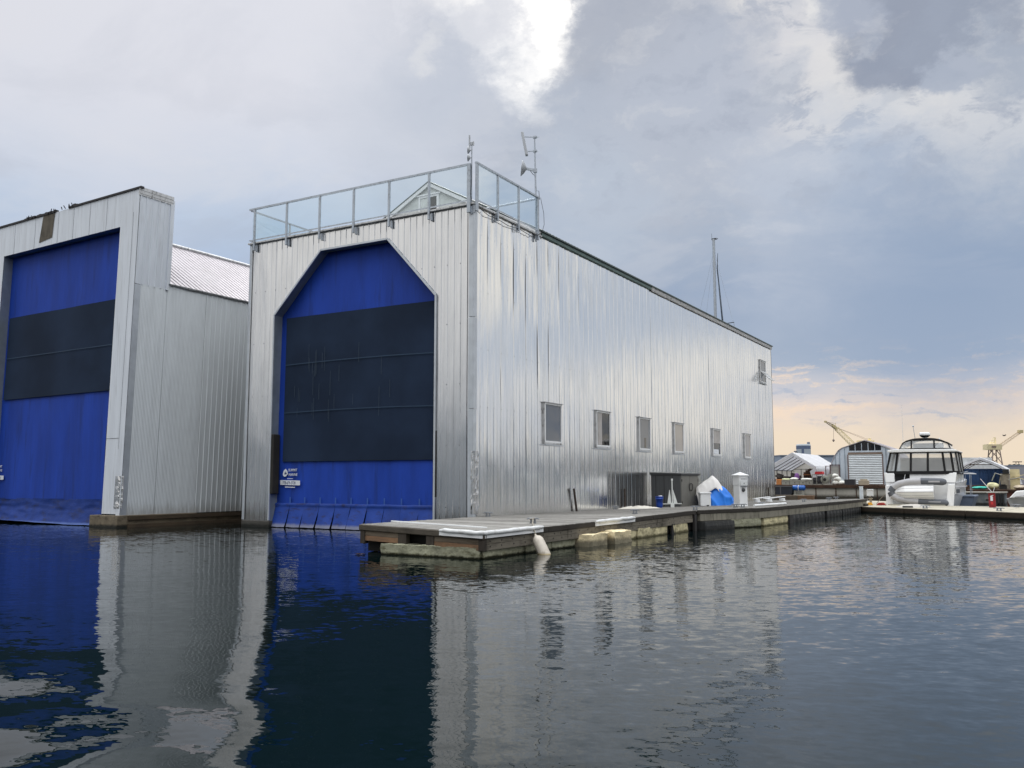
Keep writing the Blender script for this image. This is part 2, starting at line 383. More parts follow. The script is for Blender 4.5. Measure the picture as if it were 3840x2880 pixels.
# calm lee on the left, wind ripple on the right
side_ = t.math('ADD', t.math('ADD', t.math('MULTIPLY', px_, .766), t.math('MULTIPLY', py_, .644)), 3.2)
lee = t.smooth(t.math('ADD', side_, t.math('MULTIPLY', t.math('SUBTRACT', t.noise(pos, .25, 3), .5), 5.)), -2.2, 2.2)
distc = t.vmath('LENGTH', t.vmath('SUBTRACT', pos, tuple(CAM)))
r1 = gradn(t.comb(t.math('MULTIPLY', u1, 2.9), t.math('MULTIPLY', v1, 5.2), 0), 1.0, 2)
r2 = gradn(t.comb(t.math('MULTIPLY', u2, 7.5), t.math('MULTIPLY', v2, 12.5), 3), 1.0, 2)
sw = gradn(t.comb(t.math('MULTIPLY', u1, .40), t.math('MULTIPLY', v1, .60), 9), 1.0, 1)
a1 = t.math('ADD', .046, t.math('MULTIPLY', lee, .012))
a2 = t.math('ADD', .046, t.math('MULTIPLY', lee, .010))
near = t.smooth(distc, 14.5, 7.5)
asw = t.math('ADD', .014, t.math('MULTIPLY', near, t.math('ADD', t.math('SUBTRACT', .085, t.math('MULTIPLY', lee, .08)), t.smooth(side_, -.4, -3.0, 0, .27))))
nv = t.vmath('ADD', t.vmath('ADD', t.vmath('SCALE', r1, scale=a1), t.vmath('SCALE', r2, scale=a2)), t.vmath('SCALE', sw, scale=asw))
nx, ny, _ = t.sep(nv)
# ripples tilt mostly across their crests
cy, sy = math.cos(YAW), math.sin(YAW)
lu = t.math('MULTIPLY', nx, 1.1); lv = t.math('MULTIPLY', ny, 2.0)
NX = t.math('SUBTRACT', t.math('MULTIPLY', lu, cy), t.math('MULTIPLY', lv, sy)); NY = t.math('ADD', t.math('MULTIPLY', lu, sy), t.math('MULTIPLY', lv, cy))
t.put(p.inputs['Normal'], t.vmath('NORMALIZE', t.comb(NX, NY, 1.0)))
t.put(p.inputs['Roughness'], t.smooth(distc, 15, 90, .012, .05))
M_water = m
mb = MB(); mb.add([(-3000,-3000,0),(3000,-3000,0),(3000,3000,0),(-3000,3000,0)], [(0,1,2,3)])
tag(mb.build('water', M_water, fix=False), kind='structure')

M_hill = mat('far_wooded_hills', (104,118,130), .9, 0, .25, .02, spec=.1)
mb = MB(); n = 360; V = []
for i in range(n):
    a = 2*math.pi*i/n; dirv = Vector((math.sin(a), math.cos(a), 0)); fr = dirv.dot(HD)
    back = max(0, min(1, (.55 - fr)/.9)); rgt = max(0, min(1, (dirv.x-.005)/.05))*(1 if dirv.y > 0 else 0)  # unseen rise behind and right, shaped for the dark band the walls mirror
    h = 7 + 55*back + 14*rgt + (5 + 22*back)*nz(a*3, 1) + (2.5+5*back)*nz(a*17, 5) + (1.6+2*back)*nz(a*70, 9)
    P = CAM + dirv*900; V += [(P.x, P.y, -1), (P.x, P.y, max(3, h)), (P.x + dirv.x*160, P.y + dirv.y*160, max(3, h*1.25 + 4*nz(a*11, 3)))]
mb.add(V, [(3*i+k, 3*((i+1)%n)+k, 3*((i+1)%n)+k+1, 3*i+k+1) for i in range(n) for k in (0,1)])
tag(mb.build('hills', M_hill, fix=False), kind='structure')
# ================================================================== the big boathouse
BH = thing('boathouse', 'tall bare-metal boathouse with an angular blue door and a glass-railed roof deck', 'boathouse', (0,0,0))
Wd, L = 11.72, 44.1
def lens(z, a, b): return max(0, 1-((z-(a+b)/2)/((b-a)/2))**2)**.8 if a < z < b else 0
LIFT = {1:[(9.3,12.2,.075)], 2:[(9.6,12.0,.08),(4.6,6.7,.05)], 3:[(8.6,11.8,.09)], 4:[(8.3,11.2,.07),(2.4,4.5,.035)], 5:[(5.9,8.6,.09),(10.6,12.2,.06)], 6:[(6.2,8.9,.08),(10.9,12.3,.07)], 7:[(9.8,12.2,.06)],
        9:[(8.8,12,.04)], 18:[(3,12,.035)], 23:[(4,9,.03)], 28:[(7,11,.03)], 33:[(6,10,.03)], 37:[(8,11,.03)]}
mb = MB(); prof = [(0,0),(.03,.015),(.06,.015),(.09,0),(.24,0),(.25,.003),(.28,.003),(.29,0),(.475,0),(.50,.010),(.535,.010),(.56,0),(.74,0),(.75,.003),(.78,.003),(.79,0),(1.0,.003)]
rows = 34
for i in range(44):
    zt = 12.36 if i < 5 else 12.62; zb = .22
    tiltp = random.uniform(-1, 1)*.006; ph = random.uniform(0, 99)
    V = []
    for j in range(rows+1):
        z = zb + (zt-zb)*j/rows
        amp = .012 if i < 8 else .006
        for k, (du, dd) in enumerate(prof):
            y = i + du*1.002
            g = amp*nz(y*.8+ph*.0, z*.33, 3) + .004*nz(y*2.1, z*.9, ph) + tiltp*(du-.5)
            lf = 0
            for a, b, am in LIFT.get(i, []): lf += .20*am*lens(z, a, b)
            wk = max(0, 1 - du/.30)
            V.append((dd + g + lf*wk*wk, y, z))
    w_ = len(prof)
    mb.add(V, [(j*w_+k, j*w_+k+1, (j+1)*w_+k+1, (j+1)*w_+k) for j in range(rows) for k in range(w_-1)], True)
mb.build('wall', M_side, BH, sharp=16, fix=False)
OP = [(-10.17,.02),(-10.17,9.05),(-7.59,11.6),(-4.06,11.6),(-1.67,9.05),(-1.67,.02)]
def opz(x): return float(np.interp(x, [-10.17,-7.59,-4.06,-1.67], [9.05,11.6,11.6,9.05]))
mb = MB(); fp = [(0,0),(.016,.026),(.044,.026),(.06,0),(.148,0),(.152,.004),(.168,.004),(.172,0)]
def front(x0, x1, zlo):
    xs = []
    i = math.floor(x0/.3)
    while i*.3 < x1 + .3:
        for du, dd in fp:
            x = i*.3 + du
            if x0+1e-4 < x < x1-1e-4: xs.append((x, dd))
        i += 1
    xs = [(x0, 0)] + xs + [(x1, 0)]; nr = 26; V = []
    for j in range(nr+1):
        for x, dd in xs:
            a = zlo(x); z = a + (12.36-a)*j/nr
            V.append((x, -.001-dd-.010*nz(x*.9, z*.35, 8)-.003*nz(x*2.3, z*.9, 2), z))
    w_ = len(xs)
    mb.add(V, [(j*w_+k, j*w_+k+1, (j+1)*w_+k+1, (j+1)*w_+k) for j in range(nr) for k in range(w_-1)], True)
front(-Wd, -10.17, lambda x: .26); front(-10.17, -7.59, opz); front(-7.59, -4.06, opz); front(-4.06, -1.67, opz); front(-1.67, 0, lambda x: .24)
mb.build('wall', M_front, BH, sharp=16, fix=False)
# near-black backing stands for the dark behind the sheets, far and hidden walls
mb = MB(); mb.box(-.45,-.06,.1,L,.1,12.3); mb.box(-Wd+.05,-10.3,.05,.3,.1,12.2); mb.box(-1.55,-.1,.05,.3,.1,12.2); mb.box(-10.3,-1.55,.06,.3,11.75,12.2)
mb.box(-Wd+.06,-Wd+.3,.35,L,.1,12.55); mb.box(-Wd+.35,-.5,L-.3,L,.1,12.55)
mb.build('dark_backing', M_gap, BH)
mb = MB(); mb.box(-Wd,-Wd+.02,0,L,.26,12.6); mb.box(-Wd,0,L+.02,L+.05,.26,12.6); mb.build('wall', M_front, BH)
# corner trims, crumpled where boats have rubbed
mb = MB()
for z0, z1, dx_ in ((.35,4.6,0),(4.62,8.05,.012),(8.07,12.4,.004)):
    mb.box(-.17,.035,-.055-dx_,-.035,z0,z1); mb.box(.0352,.06+dx_,-.055-dx_,.17,z0,z1)
mb.build('corner_trim', M_trim, BH, bevel=.006)
mb = MB()
def crump(u, v):
    z = .75 + v*2.3; a = u*.5; e = .05*max(0, nz(u*3, v*5, 4)) + .035*nz(u*7, v*11, 1)
    return (.07 + max(0, e) if u > .5 else .07+max(0, e)*.6, -.07 + a*.75, z) if u > .3 else (-.02 + u*.3 , -.075-max(0, e), z)
mb.grid(crump, 8, 30, sm=False); mb.build('crumpled_flashing', M_front, BH, fix=False)
mb = MB(); mb.box(-Wd-.02,-Wd+.1,-.05,-.035,.3,12.4); mb.box(-Wd-.04,-Wd-.021,-.05,.3,.3,12.4); mb.build('corner_trim', M_trim, BH, bevel=.006)
# float under the house
M_iron_s = mat('dull_screw_heads', (96,98,100), .6, .3, .1)
M_sill = mat('wet_sill_timber', (74,72,68), .7, 0, .2, 3, (1,1,4), bump=.02, bs=8, stain=((24,26,22), .05, .20, .10))
mb = MB(); mb.box(-Wd-.03,-10.12,-.08,.5,-.4,.27); mb.box(-1.72,-.02,-.06,.5,-.4,.24); mb.box(-.6,.02,.5,L,-.4,.2); mb.box(-Wd,-11.2,.5,L,-.4,.2); mb.build('float', M_sill, BH, bevel=.02)
mb = MB(); mb.add([(-10.6,.75,12.0),(-1.2,.75,12.0),(-1.2,.75,-.4),(-10.6,.75,-.4)], [(0,1,2,3)]); mb.build('interior_backdrop', M_gap, BH, fix=False)  # near-black sheet standing for the unlit interior
# door opening
mb = MB()
for a, b in zip(OP, OP[1:]):
    mb.add([(a[0],-.02,a[1]),(b[0],-.02,b[1]),(b[0],.46,b[1]),(a[0],.46,a[1])], [(0,1,2,3)])
mb.build('door_reveal', M_greyside, BH, fix=False)
mb = MB()
for a, b in zip(OP, OP[1:]): mb.bar((a[0],-.055,max(a[1],.3)), (b[0],-.055,max(b[1],.3)), .075, .05, up=(0,1,0))
mb.build('door_frame', M_trim, BH)
mb = MB()
mb.grid(lambda u, v: (-10.3+8.8*u, .42+.05*nz(u*5, v*2, 2)+.016*nz(u*14, v*3, 7), .95+10.8*v), 60, 50)
door = mb.build('door', M_blue, BH, fix=False)
mb = MB(); mb.grid(lambda u, v: (-9.83+7.95*u, .352+.03*nz(u*4.5+.25, v*1.3+.5, 2), 2.76+6.19*v), 40, 30); mb.build('mesh_panel', M_mesh, door, fix=False)
mb = MB()
for z in (4.83, 6.89): mb.grid(lambda u, v: (-9.80+7.9*u, .310+.03*nz(u*4.5+.25, (z-2.76)/4.76+.5, 2), z-.022+.044*v+.05*math.sin(u*3.1)), 40, 1)
mb.build('seam_tape', M_seam, door, fix=False)
M_scr = mat('scratch_marks', (66,82,96), .7)
for k in range(26):
    mb = MB()
    x = random.choice([-9.3,-8.9,-8.5,-8.1,-7.7,-7.3,-6.9,-6.0,-5.6,-4.6,-4.2]) + random.uniform(-.14,.14); z = random.uniform(4.2, 6.9); l = random.uniform(.3, 1.3)
    mb.box(x, x+.010, .296, .298, z, z+l); mb.build('scratch', M_scr, door)
for k, x in enumerate([-9.34,-8.52,-7.67,-6.84,-6.02,-5.18,-4.33,-3.49,-2.63]):
    mb = MB(); mb.box(x-.03, x+.03, .335, .345, .98, 1.27); mb.build('strap', M_strap, door)
xs = [-10.15,-9.34,-8.52,-7.67,-6.84,-6.02,-5.18,-4.33,-3.49,-2.63,-1.70]
for k in range(10):
    a, b = xs[k], xs[k+1]; lean = random.uniform(-.05,.05); ph = k*3.7; g = .010 if k not in (2,4) else .035
    def fl(u, v):
        x = a+g*v + (b-a-2*g*v)*u - .02*v; q = v*v
        return (x, .345 - .20*v - .10*q*(.5+u*.5) - lean*v + .03*nz(u*2+ph, v*2, 1) - .05*math.exp(-((v-.06)/.05)**2), 1.02 - .99*v + .015*nz(u*3, ph))
    mb = MB(); mb.grid(fl, 8, 16); mb.build('door_flap', M_bluelow, door, fix=False)
# printed sign on the door
def house_sign(parent, x0, z0, sx, y, local=False, skip=False):
    pt = lambda x, z: (x0 + x*sx, y, z0 + z*sx)
    s_ = MB(); s_.add([pt(0,0.22), pt(1.13,.20), pt(1.13,.40), pt(0,.42)], [(0,1,2,3)])
    s_.add([pt(.28,.11), pt(.85,.10), pt(.85,.135), pt(.28,.145)], [(0,1,2,3)])
    s_.add([pt(.40,.475), pt(.72,.47), pt(.72,.49), pt(.40,.495)], [(0,1,2,3)])
    vs, fs = text_mb('SUMMIT', .175, lambda a, b: pt(.44+a*.80, .79+b*.9), shear=.15); s_.add(vs, fs)
    vs, fs = text_mb('MARINE', .175, lambda a, b: pt(.46+a*.80, .60+b*.9), shear=.15); s_.add(vs, fs)
    hexa = [(.14,.72),(.20,.84),(.30,.90),(.40,.80),(.43,.68),(.33,.58),(.22,.56),(.15,.62)]
    s_.add([pt(*q) for q in hexa], [tuple(range(8))])
    sg = (lb(s_, 'sign', M_sign, parent, fix=False) if local else s_.build('sign', M_sign, parent, fix=False))
    q = MB(); pt2 = lambda x, z: (x0 + x*sx, y-.003, z0 + z*sx)
    vs, fs = text_mb('778-679-3728', .165, lambda a, b: pt2(.14+a*.79, .245+b*1.05)); q.add(vs, fs)
    ink = mat('sign_blue_ink', (34,52,110), .6); bd = (lambda m_, n_: lb(m_, n_, ink, sg, fix=False)) if local else (lambda m_, n_: m_.build(n_, ink, sg, fix=False)); bd(q, 'sign_lettering')
    q = MB(); q.add([pt2(.22,.66), pt2(.29,.80), pt2(.31,.70), pt2(.34,.75), pt2(.37,.66)], [(0,1,2,3,4)]); bd(q, 'emblem')
house_sign(door, -9.93, 1.56, 1.0, .333)
M_tar = mat('tarred_rubber', (40,38,36), .8, 0, .2, 3, bump=.01, bs=10)
mb = MB(); mb.box(-10.19,-10.0,-.05,.33,1.40,3.92); mb.build('door_buffer', M_tar, BH, bevel=.03)
mb = MB(); mb.box(-1.74,-1.625,-.07,.33,1.34,3.86); mb.build('door_buffer', M_tar, BH, bevel=.03)
# roof, gable, eaves
xm, zr, ze, gy = -5.86, 15.78, 12.60, 5.3
mb = MB()
def slope(x0, z0, x1, z1, ya, yb, th=.06):
    n_ = int((yb-ya)/.3); V = []
    for i in range(n_*2+1):
        y = ya + (yb-ya)*i/(n_*2); r_ = .02 if i % 2 else 0
        V += [(x0, y, z0+r_+th), (x1, y, z1+r_+th), (x1, y, z1), (x0, y, z0)]
    F = [(4*i+k, 4*i+(k+1) % 4, 4*i+4+(k+1) % 4, 4*i+4+k) for i in range(n_*2) for k in range(4)]
    mb.add(V, F + [(0,1,2,3), tuple(4*n_*2+k for k in (3,2,1,0))])
slope(xm, zr, .16, ze-.02, gy-.12, L+.12); slope(xm, zr, -Wd-.16, ze-.02, gy-.12, L+.12)
mb.build('roof', M_roof, BH)
mb = MB(); mb.prism([(.10,12.42),(.10,12.58),(.02,12.62),(.02,12.38)], 'y', gy, 18.0); mb.build('fascia', mat('green_fascia', (96,118,116), .5, .2, .15, 2), BH)
mb = MB()
mb.grid(lambda u, v: (.115-.05*v+.012*nz(u*60, v*2), 18.02+(L-18)*u, 12.60-.26*v-(.03*max(0, nz(u*55, 3)) if v > .9 else 0)), 160, 4); mb.build('eave_flashing', M_capmetal, BH, fix=False, solid=.01)
mb = MB(); mb.prism([(-Wd,12.3),(0,12.3),(0,12.55),(xm,zr-.02),(-Wd,12.55)], 'y', gy, gy+.1)
gab = mb.build('gable_wall', M_siding, BH)
mb = MB(); mb.bar((xm,gy-.08,zr-.08),(.05,gy-.08,ze-.10),.06,.16,up=(0,0,1)); mb.bar((xm,gy-.08,zr-.08),(-Wd-.05,gy-.08,ze-.10),.06,.16,up=(0,0,1)); mb.build('barge_board', M_white, gab)
mb = MB(); mb.prism([(-6.45,14.0),(-6.35,14.0),(-6.35,15.08),(-5.42,15.08),(-5.42,14.0),(-5.30,14.0),(-5.30,15.18),(-6.45,15.18)], 'y', gy-.05, gy-.001); mb.box(-6.55,-5.2,gy-.08,gy-.002,15.182,15.25)
gw = mb.build('window_frame', M_white, gab); mb = MB(); mb.box(-6.34,-5.43,gy-.02,gy-.004,14.0,15.07); mb.build('pane', M_glassdk, gw)
mb = MB(); mb.box(-6.34,-5.9,gy-.03,gy-.021,14.0,15.07); mb.build('curtain', M_siding, gw)
# roof deck and its glass railing
mb = MB(); mb.box(-Wd-.10,.10,-.14,gy,12.365,12.44); mb.build('roof_deck', M_capmetal, BH, bevel=.01)
mb = MB(); zt = 13.90
mb.box(-Wd-.02,-.04,-.19,-.09,zt,zt+.07); mb.box(.08,.18,-.06,4.95,zt+.06,zt+.13); mb.box(-Wd-.02,-Wd+.06,-.08,4.9,zt-.02,zt+.04)
mb.box(-Wd,-.05,-.165,-.125,12.50,12.55); mb.box(.11,.15,0,4.9,12.52,12.57); mb.box(-Wd,-Wd+.04,-.1,4.9,12.50,12.55)
mb.tube([(-2.5,4.95,13.93),(-.05,4.95,13.97)], .05, 8)
rail = mb.build('railing', M_alu, BH)
for x in (-11.41,-9.49,-7.61,-5.76,-3.93,-1.97,-.12):
    mb = MB(); w_ = .045 if x < -1 else .075
    mb.box(x-w_,x+w_,-.185,-.115,12.05,zt); mb.box(x+.05,x+.13,-.112,-.03,12.0,12.3); mb.build('post', M_alu, rail, bevel=.006)
for y in (.02,1.55,3.20,4.86):
    mb = MB(); w_ = .045 if y > 1 else .075
    mb.box(.10,.17,y-w_,y+w_,12.12,zt+.06); mb.box(.04,.098,y-.10,y-.03,12.05,12.35); mb.build('post', M_alu, rail, bevel=.006)
for y in (2.3,4.9):
    mb = MB(); mb.box(-Wd-.01,-Wd+.05,y-.04,y+.04,12.44,zt-.03); mb.build('post', M_alu, rail)
px = [-11.41,-9.49,-7.61,-5.76,-3.93,-1.97,-.12]
for a, b in zip(px, px[1:]):
    mb = MB(); mb.box(a+.06,b-.06,-.150,-.142,12.56,zt-.005); mb.build('glass_pane', M_railglass, rail)
py = [.02,1.55,3.20,4.86]
for a, b in zip(py, py[1:]):
    mb = MB(); mb.box(.128,.136,a+.06,b-.06,12.58,zt+.05); mb.build('glass_pane', M_railglass, rail)
for a, b in ((-.05,2.3),(2.3,4.9)):
    mb = MB(); mb.box(-Wd+.015,-Wd+.023,a+.06,b-.06,12.56,zt-.03); mb.build('glass_pane', M_railglass, rail)
mb = MB(); mb.tube([(.10,.25,12.30),(.12,.9,12.16),(.12,1.5,12.20),(.11,2.4,12.14),(.12,3.3,12.22),(.11,4.4,12.16),(.18,4.95,12.4)], .014, 5)
mb.tube([(-.02,-.16,13.9),(-.0,-.17,13.2),(-.03,-.17,12.8),(-.01,-.15,12.45)], .012, 5)
mb.tube([(.2,4.98,14.0),(.34,5.0,13.3),(.36,5.0,12.8),(.2,4.98,12.3)], .010, 5); mb.build('cable', M_rubber, BH)
# windows along the side
def window(y0, y1, z0, z1, gm, blind=None):
    a = MB(); e = .075
    for q in ((y0-.05,y1+.05,z1-.01,z1+.025,.13),(y0-.02,y1+.02,z0-.05,z0+.01,.085),(y0-.012,y0+.02,z0+.011,z1-.011,.08),(y1-.02,y1+.012,z0+.011,z1-.011,.08)): a.box(.0,q[4],q[0],q[1],q[2],q[3])
    f = a.build('window', M_capmetal, BH, bevel=.006)
    a = MB(); a.box(.0,.088,y0+.021,y0+.021+e,z0+.012,z1-.012); a.box(.0,.088,y1-.021-e,y1-.021,z0+.012,z1-.012); a.box(.0,.085,y0+.097,y1-.097,z0+.012,z0+.012+e); a.box(.0,.085,y0+.097,y1-.097,z1-.012-e,z1-.012)
    a.build('frame', M_white, f, bevel=.005)
    a = MB(); a.box(.0,.05,y0+.098,y1-.098,z0+.088,z1-.088); a.build('pane', gm, f)
    a = MB(); a.box(.0,.16,y0-.06,y1+.06,z0-.105,z0-.072); a.build('sill', M_trim, f)
    return f
GM = [M_glass, M_glassdk, M_glass, M_glass2, M_glassdk, M_glass2]
fs_ = []
for i, y in enumerate((5.49,10.68,15.97,21.24,28.37,35.60)):
    fs_.append(window(y, y+1.62, 3.55, 5.27, GM[i]))
M_curt = mat('pale_curtain', (176,172,170), .8)
mb = MB(); mb.box(.051,.056,10.9,11.35,3.65,5.17); mb.build('curtain', M_curt, fs_[1])
mb = MB(); mb.box(.051,.054,15.97+.75,15.97+1.0,3.68,4.2); mb.build('curtain', M_glassdk, fs_[2])
mb = MB(); mb.box(.051,.056,28.5,29.88,4.35,5.15); mb.build('curtain', M_curt, fs_[4]); 
mb = MB(); mb.box(.051,.054,28.5,29.6,3.66,3.95); mb.build('blind', M_sign, fs_[4])
f = window(40.43, 42.07, 9.42, 11.13, M_glass)
mb = MB(); mb.box(.0,.09,40.5,42.0,10.24,10.30); mb.build('mullion', M_white, f)
mb = MB(); p0 = Vector((.10,0,10.24)); dv = Vector((.62,0,-.62))
for a, b, c in ((40.5,40.57,0),(41.93,42.0,0)): mb.bar(p0+Vector((0,(a+b)/2,0)), p0+dv+Vector((0,(a+b)/2,0)), .07, .05)
mb.bar(p0+Vector((0,40.5,0)), p0+Vector((0,42,0)), .05, .05); mb.bar(p0+dv+Vector((0,40.5,0)), p0+dv+Vector((0,42,0)), .05, .07)
sash = mb.build('open_sash', M_white, f)
mb = MB(); q = lambda s_, y: tuple(p0+dv*s_+Vector((0,y,0))); mb.add([q(.03,40.57),q(.97,40.57),q(.97,41.93),q(.03,41.93)], [(0,1,2,3)]); mb.build('pane', M_vinyl, sash, fix=False)

# ------------------------------------------------------------------ antenna masts on the railing
M_ant = mat('grey_antenna_plastic', (188,192,198), .5)
A = thing('antenna_mast', 'short antenna mast with two small dishes at the front corner of the glass railing', 'antenna', (-.08,-.05,12.45), group='antenna masts on the roof deck')
mb = MB(); mb.tube([(-.08,-.02,12.45),(-.08,-.02,14.85)], .022, 8); mb.build('mast', M_alu, A)
mb = MB(); mb.obox((-.16,-.06,14.82), (.022,.01,0), (-.01,.035,0), (0,0,.30)); mb.build('panel_antenna', M_ant, A, bevel=.01)
mb = MB(); mb.box(-.14,-.04,-.06,.02,14.72,14.84); mb.box(-.03,0.0,-.05,.03,14.70,14.86); mb.build('radio_box', M_ant, A, bevel=.01)
for z in (14.52, 14.22):
    mb = MB(); mb.lathe((-.13,-.07,z), [(.02,-.02),(.06,0),(.13,.05),(.15,.08),(.14,.085),(.02,.03)], 18, axis=(-.9,-.4,.05)); mb.tube([(-.08,-.02,z),(-.14,-.07,z)], .02, 6); mb.build('dish', M_ant, A)
A = thing('antenna_mast', 'tall antenna mast with a tilted flat panel above one round dish', 'antenna', (.02,4.86,12.2), group='antenna masts on the roof deck')
mb = MB(); mb.tube([(.06,4.86,12.2),(.03,4.86,14.2),(-.02,4.86,16.72)], [.045,.04,.03], 8); mb.build('mast', M_alu, A)
mb = MB(); c = Vector((-.42,4.68,16.40)); ax = Vector((.09,.04,-.52)); s1 = Vector((.05,-.10,0)); s2 = Vector((.05,.03,.008)); mb.obox(c, s1, s2, ax); mb.build('panel_antenna', M_ant, A, bevel=.02)
mb = MB(); mb.bar((-.42,4.70,16.72),(.02,4.86,16.68),.03,.03); mb.box(-.08,.08,4.80,4.92,16.64,16.72); mb.tube([(-.1,4.86,16.68),(.2,4.9,16.66)], .008, 4); mb.build('bracket', M_alu, A)
mb = MB(); mb.bar((-.30,4.74,16.06),(.02,4.86,16.06),.03,.03); mb.box(-.08,.08,4.80,4.92,16.02,16.10); mb.tube([(-.1,4.86,16.06),(.2,4.9,16.04)], .008, 4); mb.build('bracket', M_alu, A)
mb = MB(); mb.lathe((-.36,4.70,15.30), [(.03,-.04),(.10,0),(.22,.07),(.33,.17),(.345,.20),(.33,.20),(.2,.10),(.05,.05)], 24, axis=(-.85,-.5,.1)); mb.build('dish', M_ant, A)
mb = MB(); mb.bar((-.36,4.70,15.30),(.0,4.86,15.20),.08,.10); mb.box(-.06,.07,4.80,4.92,15.10,15.28); mb.build('bracket', M_alu, A)
mb = MB(); mb.tube([(-.2,4.8,15.2),(-.1,4.84,15.05),(.02,4.88,14.95),(.05,4.89,14.3),(.16,4.9,14.28),(.18,4.92,13.9)], .012, 5); mb.build('cable', M_rubber, A)

# ================================================================== the neighbouring boathouse (leans a little)
LB = thing('boathouse', 'paler grey boathouse at the left edge, square blue door, torn top board', 'boathouse', (-15.5,-3.3,0))
def lb(mb, name, m, par=LB, **k):      # the old frame is racked: leaning right, its left end sunk
    mb.v = [(x+.028*z, y, z+.0019*x*max(0, z-.6)) for x, y, z in mb.v]
    return mb.build(name, m, par, local=True, **k)
XO0, XO1, ZO, ZT, BK = -9.98, -1.2, 13.08, 14.62, 1.7
mb = MB()
for x0, x1, z0, z1 in ((-11.5,XO0,.55,ZT),(XO1,0,.55,ZT)):
    mb.grid(lambda u, v: (x0+(x1-x0)*u, -.002-.004*nz(u*4, v*6, x0), z0+(z1-z0)*v), 8, 20)
mb.grid(lambda u, v: (XO0+(XO1-XO0)*u, -.002-.004*nz(u*9, v*2, 3), ZO+(ZT-.02+(.05*nz(u*14, 3) if u < .55 else 0)*(v > .9)-ZO)*v), 40, 5)
lb(mb, 'wall', M_paint, fix=False)
mb = MB(); xs_ = [-11.5+.45*i for i in range(24)]
for q_ in [(x,x+.008,ZO,ZT-.05) for x in (-7.55,-5.75,-4.6,-3.4,-2.2,-9.2)]+[(XO1+.02,-.36,3.75,3.765),(-.35,-.342,3.3,13.6)]:
    mb = MB(); mb.box(q_[0],q_[1],-.012,-.008,q_[2],q_[3]); lb(mb, 'seam', M_signgrey)
M_oldwood = mat('exposed_old_plywood', (92,86,76), .85, 0, .3, 4, (1,1,.4), bump=.02, bs=8)
mb = MB(); mb.add([(-7.15,-.02,13.30),(-6.15,-.02,13.42),(-6.05,-.02,14.56),(-6.95,-.02,14.60)], [(0,1,2,3)]); lb(mb, 'exposed_board', M_oldwood, fix=False)
caps = [MB(), MB()]
for i in range(70):
    x = -11.4 + 11.5*i/70; h = .06 + (.10*abs(nz(x*4, 1)) + .06*random.random() if -8.6 < x < -4.4 and not -6.1 < x < -4.9 else .02)
    if -6.1 < x < -5.0: continue
    caps[x > -5.5].box(x, x+.166, -.05, .12, ZT-.03, ZT-.02+h)
M_tarcap = mat('ragged_tar_cap', (58,56,58), .85, 0, .3, 6); lb(caps[0], 'roof_cap', M_tarcap); lb(caps[1], 'roof_cap', M_tarcap)
mb = MB()
for k in range(14):
    x = random.uniform(-8.2,-4.6); mb.bar((x,-.06,ZT), (x+random.uniform(-.15,.15),-.08,ZT+random.uniform(.05,.2)), .03, .03)
lb(mb, 'torn_scrap', mat('torn_tar_paper', (44,42,44), .9))
# return of the false front: ribbed above, corrugated below
mb = MB(); V = []
pts = []
y = 0.02
while y < BK-.3:
    pts += [(y,0),(y+.02,.035),(y+.05,.035),(y+.07,0)]; y += .32
pts.append((BK,0))
mb.add([(d, y, z) for z in (10.42, 14.3) for y, d in pts], [(k, k+1, len(pts)+k+1, len(pts)+k) for k in range(len(pts)-1)]); lb(mb, 'wall', M_paint, fix=False)
mb = MB()
for j in range(5): mb.box(-.03,.03+.012*(j % 2), -.04, BK+.05, 14.30+j*.075, 14.30+j*.075+.07)
lb(mb, 'top_trim', M_capmetal)
mb = MB(); mb.box(.0,.06,BK-.10,BK+.02,10.4,14.29); mb.box(-.2,.05,BK+.021,BK+.10,10.7,14.5); mb.box(-.25,.012,-.02,-.006,.5,14.3); lb(mb, 'corner_trim', M_paint, bevel=.005)
mb = MB(); mb.box(-11.5,-.05,.14,BK+.1,ZO+.02,ZT-.05); mb.box(-1.1,-.06,.06,BK,.5,ZO+.02); mb.box(-11.5,-10.1,.06,BK,.5,ZO+.02); mb.box(-10.4,-9.99,BK,36,.5,10.6); lb(mb, 'dark_backing', M_gap)  # near-black boxes stand for the dark inside this house
n_ = 480; mb = MB(); Lc = 34.
def corr(zlo, zhi, ya, yb, nr):
    nn = int((yb-ya)/.0185); V = []
    for j in range(nr+1):
        z = zlo+(zhi-zlo)*j/nr
        for i in range(nn+1):
            y = ya+(yb-ya)*i/nn; V.append((.009*math.cos(i*math.pi/2)+.008*nz(y*.6, z*.4, 5)+.004*nz(y*2, z*.7), y, z))
    mb.add(V, [(j*(nn+1)+i, j*(nn+1)+i+1, (j+1)*(nn+1)+i+1, (j+1)*(nn+1)+i) for j in range(nr) for i in range(nn)], True)
corr(.5, 10.45, .3, BK, 12); corr(.5, 10.75, BK, 3.9, 12); lb(mb, 'wall', M_corr, fix=False)
mb = MB(); pts = []
for i in range(41):
    y = 3.9+.3*i; pts += [(y,0),(y+.018,.024),(y+.045,.024),(y+.063,0),(y+.16,-.004)]
pts = [q_ for q_ in pts if q_[0] <= 16.]+[(16.,0)]
for j in range(12):
    za, zb = .5+10.25*j/12, .5+10.25*(j+1)/12
    mb.add([(d+.010*nz(y*.6, z*.4, 5), y, z) for z in (za, zb) for y, d in pts], [(k, k+1, len(pts)+k+1, len(pts)+k) for k in range(len(pts)-1)], True)
lb(mb, 'wall', M_corr, fix=False, sharp=16)
mb = MB(); mb.box(-.02,.0,16,Lc,.5,10.75); lb(mb, 'wall', M_corr)
mb = MB(); mb.box(-.02,.016,.012,.31,.5,10.4); lb(mb, 'corner_trim', M_trim)
mb = MB()
